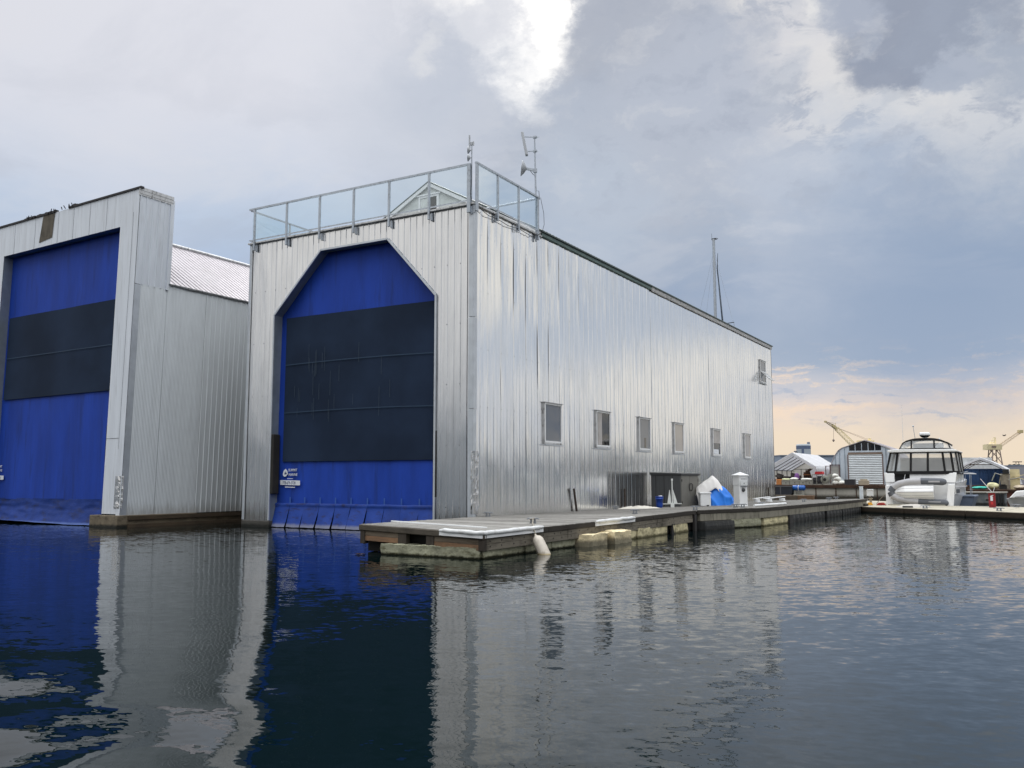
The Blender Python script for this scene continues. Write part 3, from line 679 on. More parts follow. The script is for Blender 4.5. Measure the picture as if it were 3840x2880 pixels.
def crumpb(u, v): e = .06*nz(u*4, v*6, 2)+.035*nz(u*9, v*13, 5); return (.03-.42*u, -.03-max(0, e)*(1-u)*1.2, .8+1.35*v) if u > .1 else (.05+max(0, e), .05, .8+1.35*v)
mb.grid(crumpb, 6, 22, sm=False); lb(mb, 'crumpled_flashing', M_front, fix=False)
mb = MB(); mb.box(XO1+.02,XO1+.14,-.01,-.006,2.6,2.95); lb(mb, 'paper_notice', M_sign)
mb = MB(); mb.box(XO1-.12,XO1+.02,.05,.40,2.85,4.35); lb(mb, 'door_buffer', M_tar, bevel=.02)
# roof of the long rear part
mb = MB(); xr, zr2 = -4.95, 14.12
for i in range(110):
    y = BK+.1+i*.3
    mb.add([(.10,y,10.70),(xr,y,zr2),(xr,y+.29,zr2),(.10,y+.29,10.70)], [(0,1,2,3)])
    mb.add([(.10,y+.255,10.705),(xr,y+.255,zr2+.005),(xr,y+.27,zr2+.04),(.10,y+.27,10.74)], [(0,1,2,3)]); mb.add([(.10,y+.27,10.74),(xr,y+.27,zr2+.04),(xr,y+.30,zr2+.0),(.10,y+.30,10.70)], [(0,1,2,3)])
mb.add([(xr,BK+.1,zr2),(-10.2,BK+.1,10.7),(-10.2,34,10.7),(xr,34,zr2)], [(0,1,2,3)])
lbr = lb(mb, 'roof', M_lbroof, fix=False)
mb = MB(); mb.tube([(xr,BK+.2+i*1.6,zr2+.05+.02*nz(i*1.3)) for i in range(20)], .10, 6); lb(mb, 'ridge_cap', M_capmetal, lbr)
mb = MB(); mb.grid(lambda u, v: (.09-.05*v, BK+.1+32*u, 10.72-.10*v+.03*nz(u*40)*v), 120, 1); lb(mb, 'eave_flashing', M_capmetal, fix=False, solid=.008)
mb = MB(); mb.add([(xr,33.9,zr2),(.0,33.9,10.7),(0,33.9,.5),(-10.2,33.9,.5),(-10.2,33.9,10.7)], [(0,1,2,3,4)]); mb.add([(xr,BK+.2,zr2-.05),(.0,BK+.2,10.7),(-10.2,BK+.2,10.7)], [(0,1,2)]); lb(mb, 'gable_wall', M_paint, fix=False)
mb = MB()
for p_, q_ in (((XO0,.5),(XO0,ZO)),((XO0,ZO),(XO1,ZO)),((XO1,ZO),(XO1,.5))): mb.add([(p_[0],0,p_[1]),(q_[0],0,q_[1]),(q_[0],.5,q_[1]),(p_[0],.5,p_[1])], [(0,1,2,3)])
lb(mb, 'door_reveal', M_greyside, fix=False)
mb = MB(); mb.grid(lambda u, v: (-10.1+9.0*u-.45*(u-.9)*max(0, (1-v*12)), .45+.03*nz(u*5, v*3, 12)+.012*nz(u*13, v*3, 5)-.9*max(0, .10-v)*(1-u)*0, 1.1+12.1*v), 50, 50)
d2 = lb(mb, 'door', M_blue, fix=False)
mb = MB()
def lowfl(u, v):
    x = -10.1 + 8.95*u - .9*v*v*max(0, u-.4)*0; bul = .35*v*v + .05*nz(u*7, v*4, 3) + .04*nz(u*19, v*7, 1)
    return (x - .35*v*u, .44-bul*.9, 1.15 - 1.15*v + .016*(-x-1.2)*v*v + .05*nz(u*5, 7)*v)
mb.grid(lowfl, 50, 16); lb(mb, 'door_flap', mat('stained_blue_skirt', (32,58,128), .6, 0, .15, 1.6, bump=.03, bs=2.0, bst=(1,1,1.5), spec=.2, dirt=((40,46,76), .85, 1.3, (1,1,2.5)), stain=((88,110,170), .06, .16, .06)), d2, fix=False)
mb = MB(); mb.grid(lambda u, v: (-9.76+8.52*u, .375+.03*nz(u*5+.25, v*1.0+1.3, 12), 5.92+4.07*v), 30, 20); lb(mb, 'mesh_panel', M_mesh, d2, fix=False)
mb = MB(); mb.grid(lambda u, v: (-9.7+8.45*u, .33+.03*nz(u*5+.25, 1.7, 12), 7.93+.04*v), 30, 1); lb(mb, 'seam_tape', M_seam, d2, fix=False)
house_sign(d2, -10.38, 1.82, 1.0, .37, local=True)
M_pont = mat('weathered_pontoon', (112,102,86), .85, 0, .22, 2, bump=.03, bs=6, dirt=((60,54,44), .7, 3, (1,1,2)), stain=((30,30,24), .03, .17, .14))
mb = MB(); mb.box(-1.78,.06,-.16,4.,-.5,.50); mb.box(-.9,.04,4.,34,-.5,.42); mb.box(-11.5,-10.,-.16,34,-.5,.5); lb(mb, 'float', M_pont, bevel=.03)
mb = MB(); mb.box(.06,.14,.35,34,.30,.47); mb.box(.06,.20,.35,34,-.02,.12); lb(mb, 'waler', mat('waler_timber', (74,62,48), .85, 0, .25, 3, (1,.3,1), bump=.02, bs=8))

# sailboat whose mast shows over the roof
SB = thing('sailboat', 'sailboat hidden behind the boathouse, its bare mast and dark furled sail showing above the roof', 'sailboat', (-6.9,52,0))
mb = MB(); mb.tube([(-6.95,52,1.0),(-6.92,52,24.25)], [.15,.13], 10); mb.build('mast', M_alu, SB)
mb = MB(); mb.tube([(-6.62,52.2,22.9),(-6.70,52.2,21.5),(-6.32,52.2,16.45),(-5.35,52.4,4)], [.02,.05,.085,.11], 8); mb.build('furled_sail', mat('dark_sail_cover', (66,78,92), .8), SB)
mb = MB(); mb.bar((-7.0,52,16.13),(-5.2,52,16.26),.06,.06); mb.build('spreader', M_rubber, SB)
mb = MB()
for q_ in ((-9.6,52,13),(-8.4,52,13),(-5.1,52,15.5),(-6.0,52.2,14)): mb.tube([(-6.9,52,23.2), q_], .009, 4)
mb.tube([(-5.2,52,16.26),(-5.1,52,14)], .012, 4); mb.build('stay', M_alu, SB)
mb = MB(); mb.tube([(-7.08,52,24.2),(-7.1,52,24.8)], .012, 4); mb.box(-7.1,-6.7,51.95,52.05,24.18,24.32); mb.bar((-6.7,52,24.2),(-6.5,52,24.24),.02,.05); mb.bar((-6.62,52,24.15),(-6.62,52,24.32),.05,.03); mb.build('masthead_gear', M_rubber, SB)
mb = MB()
def hullf(u, v):
    y = 46.5+12*v; wv = 1.7*math.sin(math.pi*min(1, .18+.82*(1-v)))**.7 if v < 1 else 0; a = math.pi*u
    return (-6.9 + wv*math.cos(a), y, 1.05 - 1.3*math.sin(a)**.6)
mb.grid(hullf, 14, 14); mb.add([(-6.9+s_*1.4, 47.5, 1.0) for s_ in (-1,1)]+[(-6.9+s_*.3, 57.5, 1.0) for s_ in (1,-1)], [(0,1,2,3)]); mb.build('hull', M_white, SB, fix=False)
# ================================================================== wooden floating dock
EX = [-8.5,6.4,9,11.3,18,25,34]; EXV = [5.8,6.15,6.9,7.67,8.0,8.4,8.6]
xe = lambda y: float(np.interp(y, EX, EXV))
xl = lambda y: -y*.19 if y < 0 else 0.02
def dzz(x, y):
    zl = float(np.interp(y, [-8.3,0,8,16,34], [.77,.64,.595,.565,.55])); zr = float(np.interp(y, [-8.5,0,7,34], [.66,.72,.80,.80])); a = xl(y)
    return zl + (zr-zl)*min(max((x-a)/(xe(y)-a), 0), 1.1)
def wood_mat(name, col, var, pitch, axis, dark=(60,55,50), bump=.006, grain=(2.5,26,26), dirtamt=.5, stain=None):
    m, t, p, pos = newmat(name); c = srgb(*col); X, Y, Z = t.sep(pos)
    idx = t.math('FLOOR', t.math('DIVIDE', {'y':Y,'z':Z,'x':X}[axis], pitch))
    wn = t.n('ShaderNodeTexWhiteNoise', noise_dimensions='1D'); t.put(wn.inputs['W'], idx); rv = wn.outputs['Value']
    k = t.mix(rv, tuple(x*(1-var) for x in c[:3])+(1,), tuple(min(1, x*(1+var)) for x in c[:3])+(1,))
    g = t.noise(t.mul(pos, grain), 1.0, 5, .65)
    k = t.mix(t.math('MULTIPLY', t.smooth(g, .45, .75), .55), k, srgb(*dark))
    n2 = t.noise(pos, 1.3, 6, .65); k = t.mix(t.math('MULTIPLY', t.smooth(n2, .5, .72), dirtamt), k, srgb(*dark))
    if stain:
        scol, z0, z1, e = stain
        zz = t.math('ADD', Z, t.math('MULTIPLY', t.math('SUBTRACT', t.noise(pos, 5, 5, .65), .5), e)); k = t.mix(t.smooth(zz, z0, z1, 1, 0), k, srgb(*scol))
    t.put(p.inputs['Base Color'], k); p.inputs['Roughness'].default_value = .85; p.inputs['Specular IOR Level'].default_value = .25
    t.put(p.inputs['Normal'], t.bump(g, 1., bump)); return m
M_deck = wood_mat('weathered_deck_planks', (152,150,146), .36, .145, 'y')
M_cap = wood_mat('dark_edge_timber', (62,58,54), .12, 5., 'y', (34,32,30), .012, (14,3,14))
M_fas = wood_mat('grey_fascia_planks', (122,116,105), .16, 1.9, 'y', (52,48,42), .010, (14,2.2,16), .7)
M_brn = wood_mat('brown_fascia_planks', (108,98,86), .15, .21, 'z', (60,46,36), .008, (2.5,8,20), .6)
M_rust = wood_mat('rusty_brown_plank', (128,100,78), .15, .9, 'x', (88,76,64), .008, (2.5,8,20), .7)
M_post = wood_mat('dark_post_timber', (70,64,58), .15, 9., 'y', (40,36,33), .01, (16,16,3))
M_foam = mat('aged_foam', (216,206,168), .95, 0, .18, 3, bump=.03, bs=9, spec=.1, dirt=((116,110,90), .85, 2.4, (1,1,2)), stain=((96,92,70), .02, .11, .14))
M_foamgrey = mat('grey_green_foam', (150,150,130), .95, 0, .22, 3, bump=.04, bs=9, spec=.1, dirt=((84,80,50), .75, 3, (1,1,2.5)), stain=((34,34,24), .02, .09, .10))
M_foamwht = mat('cream_broken_foam', (236,220,182), .95, 0, .08, 5, bump=.03, bs=14, spec=.1, dirt=((142,134,112), .8, 2.2, (1,1,2)), stain=((134,128,110), .10, .25, .16))
M_blkfl = mat('black_float_tub', (40,41,42), .55, 0, .25, 4, bump=.02, bs=7, dirt=((92,92,88), .55, 4, (2,2,.6)), stain=((22,22,20), .02, .08, .06))
DK = thing('floating_dock', 'weathered grey timber dock on foam floats along the boathouse wall', 'dock', (3,0,0))
mb = MB(); y = -8.13; i = 0
while y < 33.0:
    sk = .40*max(0, 1-(y+8.15)/8); j1, j2 = random.uniform(-.006,.006), random.uniform(-.006,.006); hgt = random.uniform(-.004,.004)
    ya, yb = y+.007, y+.138; a, b = xl(y)+.0, xe(y)+random.uniform(-.01,.03)
    def P(x, yy, top): s_ = (x-a)/(b-a); return (x, yy - sk*s_ + j1*(1-s_)+j2*s_, dzz(x, yy-sk*s_) + hgt - (0 if top else .045))
    mid = a + (b-a)*random.uniform(.35,.65)
    for x0, x1 in ((a, mid-.002), (mid+.002, b)):
        mb.add([P(x0,ya,0),P(x1,ya,0),P(x1,yb,0),P(x0,yb,0),P(x0,ya,1),P(x1,ya,1),P(x1,yb,1),P(x0,yb,1)], [(0,3,2,1),(4,5,6,7),(0,1,5,4),(1,2,6,5),(2,3,7,6),(3,0,4,7)])
    y += .145
mb.build('deck', M_deck, DK)
mb = MB()   # near-black shell stands for the shade under the planks
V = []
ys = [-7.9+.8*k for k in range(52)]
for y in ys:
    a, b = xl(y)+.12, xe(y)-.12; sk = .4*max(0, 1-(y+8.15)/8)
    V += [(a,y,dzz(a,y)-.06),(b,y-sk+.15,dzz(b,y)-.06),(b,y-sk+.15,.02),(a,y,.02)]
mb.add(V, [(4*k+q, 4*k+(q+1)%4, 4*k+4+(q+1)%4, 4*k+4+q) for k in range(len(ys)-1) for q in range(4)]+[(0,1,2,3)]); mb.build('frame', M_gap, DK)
# edge timbers along the side
def edge_run(y0, y1, dx0, dx1, ztop, zbot, seg=1.0, wob=.006, mbx=None):
    n_ = max(1, round((y1-y0)/seg)); V = []
    for k in range(n_+1):
        y = y0+(y1-y0)*k/n_; x = xe(y); z = dzz(x, y); wv = wob*nz(y*1.7, ztop*9)
        V += [(x+dx0,y,z+ztop+wv),(x+dx1,y,z+ztop+wv),(x+dx1,y,z+zbot+wv),(x+dx0,y,z+zbot+wv)]
    mbx.add(V, [(4*k+q, 4*k+(q+1)%4, 4*k+4+(q+1)%4, 4*k+4+q) for k in range(n_) for q in range(4)]+[(0,1,2,3),tuple(4*n_+q for q in (3,2,1,0))])
for a, b in ((-8.53,-5.2),(-5.19,-1.1),(-1.09,2.4),(2.41,6.6),(6.75,10.4),(10.41,14.8),(14.81,19.5),(19.51,25.),(25.01,32.5)):
    mb = MB(); edge_run(a, b, -.12, .035, -.01, -.155, .5, .012, mb); mb.build('edge_timber', M_cap, DK, bevel=.012)
for a, b in ((-8.50,-4.0),(-3.99,-.9),(-.89,3.0),(3.01,6.4)):
    for zt, zb in ((-.158,-.295),(-.299,-.45)):
        mb = MB(); edge_run(a, b, -.12, .012+random.uniform(-.006,.006), zt, zb, .8, .006, mb); mb.build('fascia_plank', M_fas, DK, bevel=.008)
M_fasb = wood_mat('streaked_fascia_boards', (138,134,122), .10, 1.25, 'y', (56,52,44), .008, (9,9,.9), .75)
for a, b in ((6.9,9.0),(9.01,11.3),(11.31,15.0),(15.01,19.6),(19.61,25),(25.01,32.4)):
    mb = MB(); edge_run(a, b, -.12, .012+random.uniform(-.006,.006), -.158, -.44, .8, .004, mb); mb.build('fascia_plank', M_fasb, DK, bevel=.008)
M_iron = mat('dark_iron', (48,46,46), .7, .2, .2, 6)
for y, w_, zb, pr in ((6.55,.12,-.05,.05),(4.35,.16,-.1,.03),(15.25,.35,-.1,.06)):
    mb = MB(); x = xe(y); mb.box(x-.05,x+pr,y-w_,y+w_,zb,dzz(x,y)-.16 if y < 7 and w_ < .14 else .37); mb.build('strap_post', M_iron, DK, bevel=.01)
mb = MB()
for k in range(26):
    y = -8.2 + k*.55; x = xe(y)
    for dz_k in (-.22,-.35): mb.lathe((x+.012,y+random.uniform(-.1,.1),dzz(x,y)+dz_k), [(.018,0),(.018,.012),(.008,.016)], 8, axis=(1,0,0))
mb.build('bolt_heads', M_iron, DK)
# front end of the dock
FA, FB = Vector((1.55,-8.15,0)), Vector((5.83,-8.55,0)); FD = (FB-FA).normalized(); FN = Vector((FD.y,-FD.x,0))
def fr(u0, u1, z0a, z1a, out0, out1, ):   # box along the front; z relative to deck top there
    P = []
    for top in (0, 1):
        for u, o in ((u0,out0),(u1,out0),(u1,out1),(u0,out1)):
            q = FA + FD*u + FN*o; dzt = .77-(.77-.66)*u/4.3; P.append((q.x, q.y, dzt + (z1a if top else z0a)))
    return P
BF = [(0,3,2,1),(4,5,6,7),(0,1,5,4),(1,2,6,5),(2,3,7,6),(3,0,4,7)]
mb = MB(); mb.add(fr(-.03,4.33,-.165,-.012,-.12,.05), BF); mb.build('edge_timber', M_cap if False else wood_mat('worn_front_timber', (84,78,70), .1, 5., 'x', (44,40,36), .012, (3,14,14)), DK, bevel=.02)
for u0, u1 in ((0,.17),(1.42,1.72),(2.42,2.68),(4.16,4.31)):
    mb = MB(); mb.add(fr(u0,u1,-.53 if u0 < .1 else -.46,-.167,-.14,.02), BF); mb.build('post', M_post, DK, bevel=.012)
for u0, u1 in ((.172,1.418),(2.682,4.158)):
    mb = MB(); mb.add(fr(u0,u1,-.305,-.168,-.14,-.01), BF); mb.build('fascia_plank', M_brn, DK, bevel=.008)
    mb = MB(); mb.add(fr(u0,u1,-.445,-.309,-.14,-.006), BF); mb.build('fascia_plank', M_rust, DK, bevel=.008)
mb = MB(); mb.add(fr(.1,4.2,-.44,-.17,-.5,-.42), BF); mb.build('hole_backing', M_gap, DK)  # near-black board put in as the shade of the open bay
def rough_box(x0, x1, y0, y1, z0, z1, n=.11, amp=.025, seed=0, taper=.0, skew=0):
    mb = MB(); cx_, cy_ = (x0+x1)/2, (y0+y1)/2
    nx, ny, nzn = [max(2, round(q/n)) for q in (x1-x0, y1-y0, z1-z0)]
    def pt(a, b, c):
        x, y, z = x0+(x1-x0)*a, y0+(y1-y0)*b, z0+(z1-z0)*c
        f = 1 - taper*(1-c); x = cx_+(x-cx_)*f; y = cy_+(y-cy_)*f + skew*c
        # round the corners a little
        e = noise.noise_vector(Vector((x*2.3+seed, y*2.3, z*2.3)))*amp + noise.noise_vector(Vector((x*8+seed, y*8, z*8)))*amp*.5
        return (x+e.x, y+e.y, z+e.z*.7)
    for fn, a, b in ((lambda u, v: pt(u,v,1),nx,ny),(lambda u, v: pt(u,v,0),nx,ny),(lambda u, v: pt(1,u,v),ny,nzn),(lambda u, v: pt(0,u,v),ny,nzn),(lambda u, v: pt(u,0,v),nx,nzn),(lambda u, v: pt(u,1,v),nx,nzn)):
        mb.grid(fn, a, b)
    return mb
# floats: front row, then along the side
rough_box(2.62,5.72,-8.54,-7.0,-.4,.28,seed=1,amp=.06).build('float', M_foamgrey, DK, fix=False)
for k, (y0, y1, pro, zt, mm, sk) in enumerate([(-8.45,-6.33,-.05,.26,M_foamgrey,0),(-6.32,-4.84,-.05,.27,M_foamgrey,.0),(-4.83,-3.40,-.05,.28,M_foamgrey,.0),(-3.4,-2.05,.38,.355,M_foamwht,.12),(-1.8,-.5,.55,.385,M_foamwht,-.05),
        (-.4,1.0,.0,.32,M_foam,0),(1.08,3.9,.0,.33,M_foam,0),(4.55,6.2,.0,.34,M_foam,-.3)]):
    x = xe((y0+y1)/2)+pro
    rough_box(x-1.6,x,y0,y1,-.4,zt,seed=k*5+2,amp=.035 if pro < .1 else .085,taper=.06 if pro > .1 else .03,skew=sk).build('float', mm, DK, fix=False)
for k, (y0, y1, pro, zt, mm, sk) in enumerate([(6.9,8.9,.22,.34,M_blkfl,0),(9.0,11.0,.05,.355,M_foamgrey,.2),(11.35,15.0,-.02,.365,M_foam,.15),(15.5,18.2,.03,.365,M_blkfl,0),(18.25,21.5,.0,.36,M_blkfl,0),(21.9,25,.0,.36,M_blkfl,0),(25.4,31,-.02,.36,M_blkfl,0)]):
    mb = MB() if mm is M_blkfl else rough_box(0,0,0,0,0,0)
    n_ = max(3, int((y1-y0)/.12)); V = []
    def prof_pt(y, q):   # q 0 top inner,1 top outer,2 bottom outer,3 bottom inner
        x = xe(y)+pro; rib = .035*math.sin((y-y0)*9.) if mm is M_blkfl and 15 < y0 else .012*nz(y*4, k)
        return [(x-1.4,y,zt),(x+rib*.4-.02,y,zt+rib*.3),(x+rib,y,zt*.5),(x+rib*.6-.04,y,-.3),(x-1.4,y,-.3)][q]
    mb = MB(); mb.add([prof_pt(y0+(y1-y0)*a/n_, q) for a in range(n_+1) for q in range(5)], [(5*a+q, 5*a+(q+1)%5, 5*a+5+(q+1)%5, 5*a+5+q) for a in range(n_) for q in range(5)]+[(0,1,2,3,4),tuple(5*n_+q for q in (4,3,2,1,0))])
    mb.build('float', mm, DK)

# ------------------------------------------------------------------ things on and along the dock
M_pad = mat('white_vinyl_padding', (214,216,217), .5, 0, .06, 5, bump=.014, bs=9, dirt=((150,146,138), .5, 4, (1,1,1)))
def pad(pts, label, loc):
    T = thing('edge_bumper', label, 'dock bumper', loc, group='white padded bumpers on the dock edge')
    mb = MB(); mb.tube([Vector(p)+Vector((0,0,.02*nz(i*.7, p[0]))) for i, p in enumerate(pts)], [.03]+[.060+.012*nz(i*.9, 3) for i in range(len(pts)-2)]+[.035], 12); mb.build('roll', M_pad, T)
    mb = MB()
    for a, b in zip(pts, pts[1:]): mb.bar(Vector(a)-Vector((0,0,.085)), Vector(b)-Vector((0,0,.085)), .035, .09)
    mb.build('mounting_flap', M_white, T); return T
q = lambda x, y, o=.0: (x, y, dzz(x, y)+.0)
pts = [FA+FD*u+FN*.06 for u in np.linspace(2.92, 4.30, 9)]; pts = [(p.x,p.y,.77-.11*(p-FA).length/4.3+.0) for p in pts]
side = [(xe(y)+.05, y, dzz(xe(y), y)+.0) for y in np.linspace(-8.5,-5.55,14)]
pad(pts + side, 'white padded bumper wrapped round the near corner of the dock', (5.83,-8.55,.66))
pad([(xe(y)+.06, y, dzz(xe(y), y)-.01) for y in np.linspace(-2.25,.72,13)], 'straight white padded bumper on the dock edge above the cream foam blocks', (5.95,-.8,.7))
mb = MB(); mb.bar((1.15,-6.25,dzz(1.2,-6.2)+.025),(5.0,-7.05,dzz(5.,-7)+.025),.055,.04); single(mb, 'white_strip', M_white, 'long thin white strip lying across the near end of the dock planks', 'strip', loc=(3,-6.6,.74), bevel=.006)
M_galv = mat('galvanised_iron', (128,132,138), .5, .6, .15, 8)
mb = MB(); mb.tube([(-.19,0,.125),(-.13,0,.145),(0,0,.14),(.13,0,.145),(.19,0,.125)], [.014,.022,.026,.022,.014], 8); mb.tube([(-.05,0,.0),(-.06,0,.13)], [.04,.024], 8); mb.tube([(.05,0,.0),(.06,0,.13)], [.04,.024], 8); mb.box(-.10,.10,-.045,.045,0,.018)
cleat_me = mb.build('dock_cleat', M_galv); tag(cleat_me, 'cleat standing by the corner of the boathouse wall', 'cleat', 'mooring cleats on the docks')
cleat_me.location = (.30,.62,dzz(.3,.6)); cleat_me.rotation_euler = (0,0,.3)
for x, y, rz, lab in [(4.75,-4.0,.35,'galvanised cleat on the dock edge with the white fender tied to it'),(4.9,3.6,.9,'cleat on the dock edge just past the straight white bumper'),(.45,11.9,1.1,'cleat close to the wall beside the crumpled white cloth'),
        (6.05,7.05,.4,'cleat on the dock edge above the joint of the two dock sections'),(6.14,12.3,.5,'left cleat of the pair in front of the white power pedestal'),(6.53,12.1,.5,'right cleat of the pair in front of the white power pedestal'),
        (6.45,15.5,.6,'cleat on the dock edge behind the white pipe'),(6.38,24.9,.5,'lone cleat on the dock edge past the white pipe'),(7.05,28.6,.5,'left cleat of the pair where the two docks meet'),(6.8,32.2,.6,'farther cleat of the pair where the two docks meet'),
        (12.3,28.6,.1,'cleat on the pale dock edge in front of the inflatable dinghy'),(16.1,26.1,-.3,'large cleat on the pale dock edge in front of the red extinguisher stand'),(16.75,33.6,-.3,'cleat on the back edge of the pale dock near the small white boat')]:
    c = cleat_me.copy(); COL.objects.link(c); c.location = (x, y, dzz(x, y) if x < 8 else .36); c.rotation_euler = (0,0,rz); c['label'] = lab
    if x > 8: c.scale = (1.45,1.45,1.1)
# fender on its line
FE = thing('fender', 'ribbed white fender hanging from a cleat into the water', 'fender', (6.2,-6.2,0))
c0 = Vector((6.04,-6.15,.44)); c1 = Vector((6.42,-6.27,-.13)); axv = (c1-c0).normalized(); ln = (c1-c0).length
M_fend = mat('dirty_white_fender', (196,188,176), .5, 0, .08, 6, dirt=((130,116,96), .6, 3, (2,2,1)), stain=((170,150,96), -.02, .06, .05))
mb = MB(); n_ = 40; a = axv.orthogonal().normalized(); b = axv.cross(a); V = []; prof = [(.02,-.09),(.035,-.05),(.06,-.02),(.115,.02),(.15,.10),(.155,.2),(.158,.5),(.155,ln-.06),(.14,ln),(.10,ln+.04)]
for r_, h in prof:
    for k in range(n_):
        rr = r_*(1+(.05 if k % 2 else 0)*(1 if .09 < h < ln-.05 else 0)); th = 2*math.pi*k/n_; V.append(c0+axv*h+(a*math.cos(th)+b*math.sin(th))*rr)
m_ = len(prof); mb.add(V, [(i*n_+k, i*n_+(k+1)%n_, (i+1)*n_+(k+1)%n_, (i+1)*n_+k) for i in range(m_-1) for k in range(n_)], True); mb.add(V[-n_:], [tuple(range(n_))]); mb.build('body', M_fend, FE)
mb = MB(); rp = [(4.75,-4.0,.83),(4.9,-4.3,.79),(5.3,-5.0,.735),(5.72,-5.75,.715),(5.92,-6.1,.68),(5.97,-6.13,.60)]+[tuple(c0-axv*.08)]
mb.tube(rp, .016, 6); mb.tube([(p[0]+.02*math.sin(i*2.2), p[1]+.02*math.cos(i*2.2), p[2]+.015) for i, p in enumerate(rp)], .014, 6); mb.tube([(4.67,-3.95,.84),(4.78,-3.92,.80),(4.83,-4.05,.84),(4.68,-4.08,.82),(4.67,-3.95,.84)], .018, 6); mb.build('rope', mat('grey_rope', (150,144,132), .9, 0, .2, 20), FE)
# steel posts standing by the wall
M_rusty = mat('rusty_steel', (66,56,50), .8, .2, .3, 8)
for x, y, z1, tx, lab in ((.12,8.42,1.60,-.05,'leaning rusty steel post by the wall left of the cloth'),(.12,13.86,1.56,0,'rusty steel post by the wall left of the storage shed'),(.12,41.6,1.42,0,'dark steel post at the far end of the boathouse wall')):
    mb = MB(); z0 = dzz(x, y)-.02; mb.bar((x,y,z0),(x-tx*.2,y+tx*6,z1),.07,.075,up=(0,1,0)); mb.box(x-.07,x+.07,y-.07,y+.07,z0,z0+.03); single(mb, 'steel_post', M_rusty, lab, 'post', 'steel posts along the wall', loc=(x,y,z0))
# crumpled cloth
mb = MB()
def cloth(u, v):
    th = 2*math.pi*u; r_ = v; x = 1.35+(.95+.12*math.sin(th*3))*r_*math.cos(th); y = 12.4+(1.05+.2*math.sin(th*2+1))*r_*math.sin(th)
    return (x, y, dzz(x, y)+.012+max(0, (1-v**3))*(.05+.11*max(0, nz(x*3.2, y*3.2, 2)+.25)+.05*abs(nz(x*7, y*7))))
mb.grid(cloth, 48, 16); single(mb, 'crumpled_cloth', mat('off_white_cloth', (222,218,208), .9, 0, .06, 3), 'crumpled off-white cloth lying on the dock planks', 'cloth', loc=(1.35,12.4,.62), fix=False)
# storage shed
O = Vector((2.10,16.50,0)); u_ = Vector((.195,.981,0)); b_ = Vector((-.981,.195,0)); zB, zT = .575, 2.26
SH = thing('storage_shed', 'low dark grey resin storage shed with two doors against the boathouse wall', 'storage shed', tuple(O+u_*.9+b_*.8+Vector((0,0,zB))))
def shp(u, b, z): p_ = O+u_*u+b_*b; return (p_.x, p_.y, z)
def shbox(mb, u0, u1, b0, b1, z0, z1, dz=0): mb.add([shp(u0,b0,z0),shp(u1,b0,z0),shp(u1,b1,z0),shp(u0,b1,z0),shp(u0,b0,z1),shp(u1,b0,z1),shp(u1,b1,z1+dz),shp(u0,b1,z1+dz)], BF)
M_shed = mat('dark_resin', (84,86,88), .6, 0, .1, 3, (6,6,.4), bump=.004, bs=10, bst=(8,8,.5)); M_sdoor = mat('taupe_resin_door', (112,111,106), .6, 0, .12, 3, (8,8,.4), bump=.005, bs=10, bst=(8,8,.5))
mb = MB(); shbox(mb,0,1.83,.04,1.8,zB,zT); mb.build('body', M_shed, SH, bevel=.02)
mb = MB(); shbox(mb,-.06,1.89,-.08,1.86,zT+.002,zT+.07,.06); shbox(mb,-.03,1.86,-.05,1.83,zT-.05,zT); mb.build('lid', M_shed, SH, bevel=.02)
mb = MB()
for b in (.5,1.0,1.5): shbox(mb,-.008,.0,b-.012,b+.012,zB+.05,zT-.06)
mb.build('groove', M_rubber, SH)
for k, (u0, u1) in enumerate(((.04,.90),(.92,1.79))):
    mb = MB(); shbox(mb,u0,u1,.0,.039,zB+.04,zT-.06)
    d = mb.build('door', M_sdoor, SH, bevel=.01)
    c = .90-.07 if k == 0 else .92+.07; s_ = -1 if k == 0 else 1; mb = MB()
    mb.tube([shp(c-s_*.04,-.01,1.78),shp(c+s_*.03,-.05,1.80),shp(c+s_*.08,-.06,1.72),shp(c+s_*.09,-.06,1.62),shp(c+s_*.08,-.06,1.52),shp(c+s_*.03,-.05,1.44),shp(c-s_*.04,-.01,1.46)], .022, 6); mb.build('handle', M_rubber, d)
    mb = MB(); hu = u0+.05 if k == 0 else u1-.05
    for z in (zB+.25, zT-.3): shbox(mb,hu-.025,hu+.025,-.02,-.001,z-.06,z+.06)
    mb.build('hinge', M_rubber, d)
# blue bucket
BU = thing('bucket', 'blue plastic bucket standing by the shed side', 'bucket', (1.60,14.72,dzz(1.60,14.72)))
mb = MB(); z = dzz(1.60,14.72); mb.lathe((1.60,14.72,z), [(.15,0),(.155,.01),(.185,.42),(.20,.42),(.20,.46),(.188,.46),(.19,.52),(.205,.52),(.205,.55),(.18,.55),(.17,.1)], 24); mb.build('body', mat('blue_plastic', (24,70,168), .4, 0, .05, 3), BU)
mb = MB(); mb.tube([shp2 for shp2 in [(1.60+.2*math.cos(a)*.85,14.72+.2*math.sin(a)*.85,z+.50+.02*math.cos(a*2)) for a in np.linspace(.3, 3.0, 9)]], .008, 5); mb.build('handle', M_galv, BU)
mb = MB(); mb.lathe((1.67,14.67,z+.551), [(.09,0),(.10,.02),(.09,.045),(.02,.05)], 14); single(mb, 'white_saucer', M_white, 'small white dish resting on the lid of the blue bucket', 'dish', loc=(1.67,14.67,z+.551))
